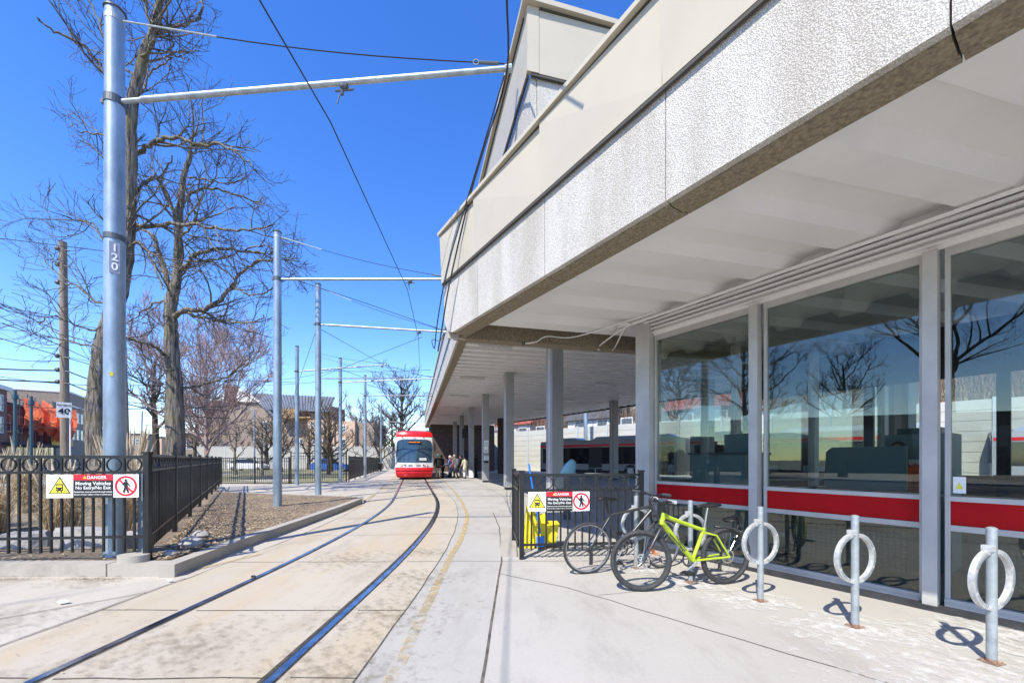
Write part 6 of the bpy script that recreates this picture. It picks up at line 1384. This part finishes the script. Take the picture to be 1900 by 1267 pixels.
ro = MB().extr(rp_, V(0,0,.2)).build('metal_roof', MAT['roof_metal'], hs_)
m = MB()
for k in range(26):
    f_ = (k+.5)/26; a = rp_[0].lerp(rp_[1], f_); b = rp_[3].lerp(rp_[2], f_); m.beam(a+UP*.26, b+UP*.26, .06, .12)
m.build('roof_seams', MAT['roof_metal'], ro)
MB().box(xat(522,Yh),Yh-.5,0,xat(600,Yh),Yh+6,zat(778,Yh)).build('side_wall', MAT['brick_grey'], hs_)
MB().box(xat(500,Yh),Yh+.5,zat(785,Yh),xat(612,Yh),Yh+6,zat(752,Yh)).build('upper_wall', MAT['brick_grey'], hs_)
ch = MB().box(xat(423,Yh),Yh-.8,zat(748,Yh),xat(440,Yh),Yh+.6,zat(719,Yh)).build('chimney', MAT['brick_red'], hs_); MB().box(xat(422,Yh),Yh-.9,zat(719,Yh),xat(441,Yh),Yh+.7,zat(716.5,Yh)).build('chimney_cap', MAT['conc_kerb'], ch)
dk = MB()
for k in range(0): xx = xat(527,Yh)+k*(xat(570,Yh)-xat(527,Yh))/24; dk.box(xx,Yh-2.6,zat(775,Yh),xx+.12,Yh-2.5,zat(760,Yh))
dk.box(xat(527,Yh),Yh-2.6,zat(778,Yh),xat(590,Yh),Yh-.5,zat(776,Yh))
for k in range(22): xx = xat(528,Yh)+k*(xat(570,Yh)-xat(528,Yh))/22; dk.box(xx,Yh-2.6,zat(776,Yh)+.01,xx+.13,Yh-2.5,zat(762,Yh))
dk.build('wooden_deck', MAT['wood'], hs_)
for a, b, c, d in ((489,499,783,798),(489,499,815,829),(560,566,815,828)): win(hs_, xat(a,Yh), xat(b,Yh), zat(d,Yh), zat(c,Yh), Yh-(.0 if a < 520 else .5)-.01)
ph_ = thing('peach_house', 'peach coloured flat roofed house right of the brick gable', 'house', (xat(612,62),62,0), 0); Yp = 62
MB().box(xat(571,Yp),Yp,0,xat(620,Yp),Yp+7,zat(779,Yp)).build('wall', MAT['peach'], ph_); MB().box(xat(620,Yp)+.01,Yp+.3,0,xat(657,Yp),Yp+7,zat(781,Yp)).build('wall', MAT['peach'], ph_); MB().box(xat(657,Yp)+.02,Yp+1,0,xat(690,Yp),Yp+7,zat(783,Yp)).build('wall', MAT['brick_grey'], ph_)
for k in range(4):
    for a, b in ((604,608),(578,583)): pass
for a, b, c, d in ((599,609,817,831),(577,581,784,793),(581,588,817,830),(630,640,790,800),(630,640,815,828)): win(ph_, xat(a,Yp), xat(b,Yp), zat(d,Yp), zat(c,Yp), Yp+(.29 if a > 620 else -.01))
lp_ = thing('lamp_post', 'thin grey lamp post with curved arm in front of the brick gable', 'street lamp', (xat(472,40),40,0), 0); x = xat(472,40)
MB().tube([V(x,40,0), V(x,40,6.4)], [.09,.06], 10).build('shaft', MAT['galv'], lp_); MB().tube([V(x,40,6.3), V(x-.8,40,6.6), V(x-2.2,40,6.5)], .04, 6).build('arm', MAT['galv_dark'], lp_); MB().box(x-2.8,39.85,6.42,x-2.1,40.15,6.55).build('lamp_head', MAT['galv_dark'], lp_)
lp2 = thing('lamp_post', 'curved street lamp by the noise wall seen beside the bus roof', 'street lamp', (xat(1085,40),40,0), 0); x = xat(1085,41)
MB().tube([V(x,40.5,0), V(x,40.5,9)], .2, 12).build('shaft', MAT['galv'], lp2)
# street side buildings on the left: facades parallel to the street
def street_root(name, label, px_far, nn_):
    r_ = (px_far-950)/F; Y = nn_/(n1.x*r_+n1.y); o = thing(name, label, 'building', (r_*Y, Y, 0), A1); return o, Y
def ly(px_, nn_, Yo):                       # local distance along the facade of a pixel column
    r_ = (px_-950)/F; Y = nn_/(n1.x*r_+n1.y); return (Y-Yo)/cos(A1)
def lwin(par, y0, y1, z0, z1, x=0):
    f_ = MB(); t_ = .12
    f_.box(x-.02,y0-t_,z0-t_,x+.08,y0,z1+t_); f_.box(x-.02,y1,z0-t_,x+.08,y1+t_,z1+t_); f_.box(x-.02,y0,z1,x+.08,y1,z1+t_); f_.box(x-.02,y0,z0-t_,x+.08,y1,z0); f_.box(x+.0,y0,(z0+z1)/2-.04,x+.07,y1,(z0+z1)/2+.04)
    o = f_.build('window', MAT['trim_white'], par, local=True); MB().box(x+.003,y0,z0,x+.03,y1,z1).build('pane', MAT['pane'], o, local=True)
ns = -25.0
bs_, Yo = street_root('scaffolded_building', 'building wrapped in orange mesh and scaffolding across the street', 109, ns)
L_s = -ly(2, ns, Yo)
MB().box(-9,-L_s,3.4,0,0,8.3).build('wall', MAT['brick_red'], bs_, local=True); MB().box(-9,-L_s,0,-.6,0,3.38).build('shop_front', MAT['pane'], bs_, local=True); MB().box(-9.2,-L_s-.1,8.31,.2,.1,8.6).build('roof', MAT['roof_dark'], bs_, local=True)
for k in range(5): lwin(bs_, -L_s+1+k*3.2, -L_s+2.2+k*3.2, 5.0, 7.0)
q = random.Random(2)
for j, (a, b, z0, z1) in enumerate(((6,50,5.2,8.9),(40,108,5.0,9.2),(60,94,4.2,7.6))):
    ya, yb = ly(a, ns, Yo), ly(b, ns, Yo); n_ = 14; m = MB(); rows = []
    for i in range(6):
        f_ = i/5; rows.append([V(1.6+.25*j+q.uniform(-.25,.25)+.25*sin(f_*3), ya+(yb-ya)*k/n_, z1+(z0-z1)*f_+q.uniform(-.12,.12)+.35*sin(k*.9+j)*(1 if i in (0,5) else .3)) for k in range(n_+1)])
    for r_ in rows: m.v += r_
    w_ = n_+1
    for i in range(5):
        for k in range(n_): m.f.append((i*w_+k, i*w_+k+1, (i+1)*w_+k+1, (i+1)*w_+k))
    m.build('mesh_sheet', MAT['net_orange'], bs_, smooth=True, local=True, fix=False)
m = MB()
for k in range(9):
    yy = -L_s+.3+k*(L_s-.6)/8
    m.rod((1.4,yy,0), (1.4,yy,9.3+q.uniform(-.5,.6)), .05, 5); m.rod((.35,yy,0), (.35,yy,9.0), .05, 5); m.rod((.35,yy,5.3), (1.4,yy,5.3), .04, 5); m.rod((.35,yy,7.3), (1.4,yy,7.3), .04, 5)
for z in (3.5,5.3,7.3,8.9): m.rod((1.4,-L_s,z), (1.4,0,z), .045, 5)
for k in range(5): m.rod((1.4,-L_s+k*3,3.5), (1.4,-L_s+3+k*3,8.9), .035, 5)
m.build('scaffold_frame', MAT['scaffold'], bs_, local=True)
MB().box(1.5,ly(66,ns,Yo),3.5,1.6,0,4.7).build('yellow_hoarding', MAT['scaf_yellow'], bs_, local=True); MB().box(.2,-L_s-3,3.2,1.6,0,3.42).build('platform_deck', MAT['roof_dark'], bs_, local=True)
nb_ = -24.0
be_, Yo = street_root('brick_building', 'dark brick building with pale cornice at the left edge', 13, nb_)
MB().box(-10,-16,0,0,0,9.6).build('wall', MAT['brick_red'], be_, local=True); MB().box(-10,-16,9.61,.35,.3,10.1).build('cornice', MAT['trim_white'], be_, local=True)
for k in range(4):
    for z0 in (4.6,7.2): lwin(be_, -2.4-k*2.6, -1.2-k*2.6, z0, z0+1.7)
nd_ = -27.0
bb_, Yo = street_root('brick_block', 'tan brick block with white bands behind the wooden pole', 172, nd_)
Lb = -ly(128, nd_, Yo); 
MB().box(-10,-Lb,0,0,0,13.6).build('wall', MAT['brick_grey'], bb_, local=True); MB().box(-10,-Lb-.1,13.61,.2,.1,13.9).build('parapet', MAT['trim_white'], bb_, local=True); MB().box(.02,-Lb,11.2,.12,0,11.45).build('white_band', MAT['trim_white'], bb_, local=True)
MB().box(-10,ly(100,nd_,Yo),0,-.2,-Lb-.02,11.2).build('side_wing', MAT['brick_grey'], bb_, local=True)
for k in range(5):
    for z0 in (5.2,8.4): lwin(bb_, -Lb+1.5+k*(Lb-2)/5, -Lb+2.9+k*(Lb-2)/5, z0, z0+1.8)
# shops further up the street
for i, (a, b, tp_, Y, c, lab) in enumerate(((172,186,800,110,'brick_red','low red brick shop row beyond the tan block'), (228,262,806,120,'brick_grey','distant grey building just right of the thick pole'), (262,300,812,130,'peach','distant pale building between the big trees'), (340,385,806,90,'brick_grey','distant brick building right of the wide tree trunk'), (300,336,815,140,'brick_red','far red brick building behind the wide tree trunk'))):
    o = thing('street_building', lab, 'building', (xat((a+b)/2,Y),Y,0), 0, 'buildings up the street'); MB().box(xat(a,Y),Y,0,xat(b,Y),Y+5,zat(tp_,Y)).build('wall', MAT[c], o); MB().box(xat(a,Y)-.2,Y-.2,zat(tp_,Y)+.01,xat(b,Y)+.2,Y+5.2,zat(tp_,Y)+.4).build('roof', MAT['roof_dark'], o)
    for k in range(3): w0 = xat(a+(b-a)*(.15+.28*k),Y); win(o, w0, w0+1.2, zat(tp_,Y)-3.2, zat(tp_,Y)-1.4, Y-.01)
for i, (px_, tp_, Y, lab) in enumerate(((28,724,34,'dark teal street pole left of the orange mesh'), (58,735,36,'second dark teal street pole in front of the orange mesh'))):
    o = thing('street_pole', lab, 'pole', (xat(px_,Y),Y,0), 0, 'dark poles along the street'); MB().tube([V(xat(px_,Y),Y,0), V(xat(px_,Y),Y,zat(tp_,Y))], .11, 10).build('shaft', mat('teal_pole', (.035,.09,.12), .5) if i == 0 else MAT['teal_pole'], o); MB().tube([V(xat(px_,Y),Y,zat(tp_+16,Y)), V(xat(px_,Y),Y,zat(tp_+8,Y))], .2, 10).build('collar', MAT['teal_pole'], o)
tl = thing('traffic_signal', 'yellow traffic signal on a pale pole far up the street', 'traffic light', (xat(266,55),55,0), 0)
MB().tube([V(xat(261,55),55,0), V(xat(264,55),55,8)], .09, 8).build('shaft', MAT['galv'], tl); MB().box(xat(263,55),54.8,zat(822,55),xat(272,55),55.1,zat(811,55)).build('signal_head', MAT['yellow_plastic'], tl)
o = thing('utility_pole', 'weathered wooden pole seen between the two big trees', 'pole', (-30.0,31.5,0), 0); xw = xat(236,31)
o.location.x = xw; MB().tube([V(xw,31,0), V(xat(230,31),31,10.5)], [.2,.15], 10).build('shaft', MAT['wood_pole'], o)
# houses on the bank
for i, (x, y, z, w_, d_, h_, wc_, rc, ang, lab) in enumerate(((1.5,55.5,4.7,6,4,1.3,'trim_white','roof_red',-.75,'low white house with red roof just above the noise wall left of the near column'), (19.5,38.8,5.0,7,4,1.2,'brick_red','roof_red',-.8,'low brick house with orange red roof just above the noise wall by the corner column'), (10.2,46.8,4.9,6,4,1.0,'trim_white','roof_dark',-.8,'low white house with dark roof just above the noise wall behind the buses'), (4,68,7,9,7,5,'brick_red','roof_red',-.5,'brick house with red roof above the far end of the noise wall'), (16,60,7.3,10,7,4.5,'trim_white','roof_dark',-.6,'white house with dark roof on the bank left of the far column'),
        (28,56,8.2,11,8,4.5,'brick_red','roof_red',-.75,'brick house with red roof seen beside the corner column'), (40,44,8.2,11,8,5,'brick_red','roof_dark',-.8,'brick house with dark roof seen through the middle window'), (52,30,8.2,11,8,5,'brick_red','roof_dark',-.9,'brick house seen through the right window'), (-2,76,4.8,8,7,5,'trim_white','roof_red',-.4,'small white house behind the brick wing'))):
    o = thing('bank_house', lab, 'house', (x,y,z), ang, 'houses on the bank'); 
    MB().box(-w_/2,-d_/2,-3,w_/2,d_/2,h_).build('wall', MAT[wc_], o, local=True)
    MB().extr([V(-w_/2-.4,-d_/2-.4,h_+.01), V(-w_/2-.4,d_/2+.4,h_+.01), V(-w_/2-.4,0,h_+2.2)], V(w_+.8,0,0)).build('roof', MAT[rc], o, local=True)
    for k in range(3):
        xx = -w_/2+1.2+k*3
        for zz in ((.6,3.0) if h_ > 2 else (-.5,)):
            f_ = MB(); f_.box(xx-.12,-d_/2-.08,zz-.12,xx+1.32,-d_/2-.001,zz+1.42); fo_ = f_.build('window', MAT['trim_white'], o, local=True); MB().box(xx,-d_/2-.11,zz,xx+1.2,-d_/2-.081,zz+1.3).build('pane', MAT['pane'], fo_, local=True)
    if h_ < 2: continue
    pr_ = MB()
    for k in range(18): pr_.box(-w_/2+k*.5,-d_/2-1.6,-.1,-w_/2+k*.5+.12,-d_/2-1.55,.9)
    pr_.box(-w_/2,-d_/2-1.62,.9,w_/2-.8,-d_/2-1.5,1.0); pr_.box(-w_/2,-d_/2-1.6,-.3,w_/2-.8,-d_/2-.12,-.1); pr_.build('balcony', MAT['trim_white'], o, local=True)
# unseen brick row added behind the camera, dark and low to darken window reflections
o = thing('street_building', 'unseen dark brick row added behind the photographer for the window reflections', 'building', (-45,-12,0), 0, 'unseen buildings added behind the camera'); MB().box(-60,-30,0,-44,14,6).build('wall', MAT['brick_brown'], o)
for k in range(8): MB().box(-44.001,-28+k*5,2.6,-43.9,-26+k*5,4.6).build('window', MAT['pane'], o)
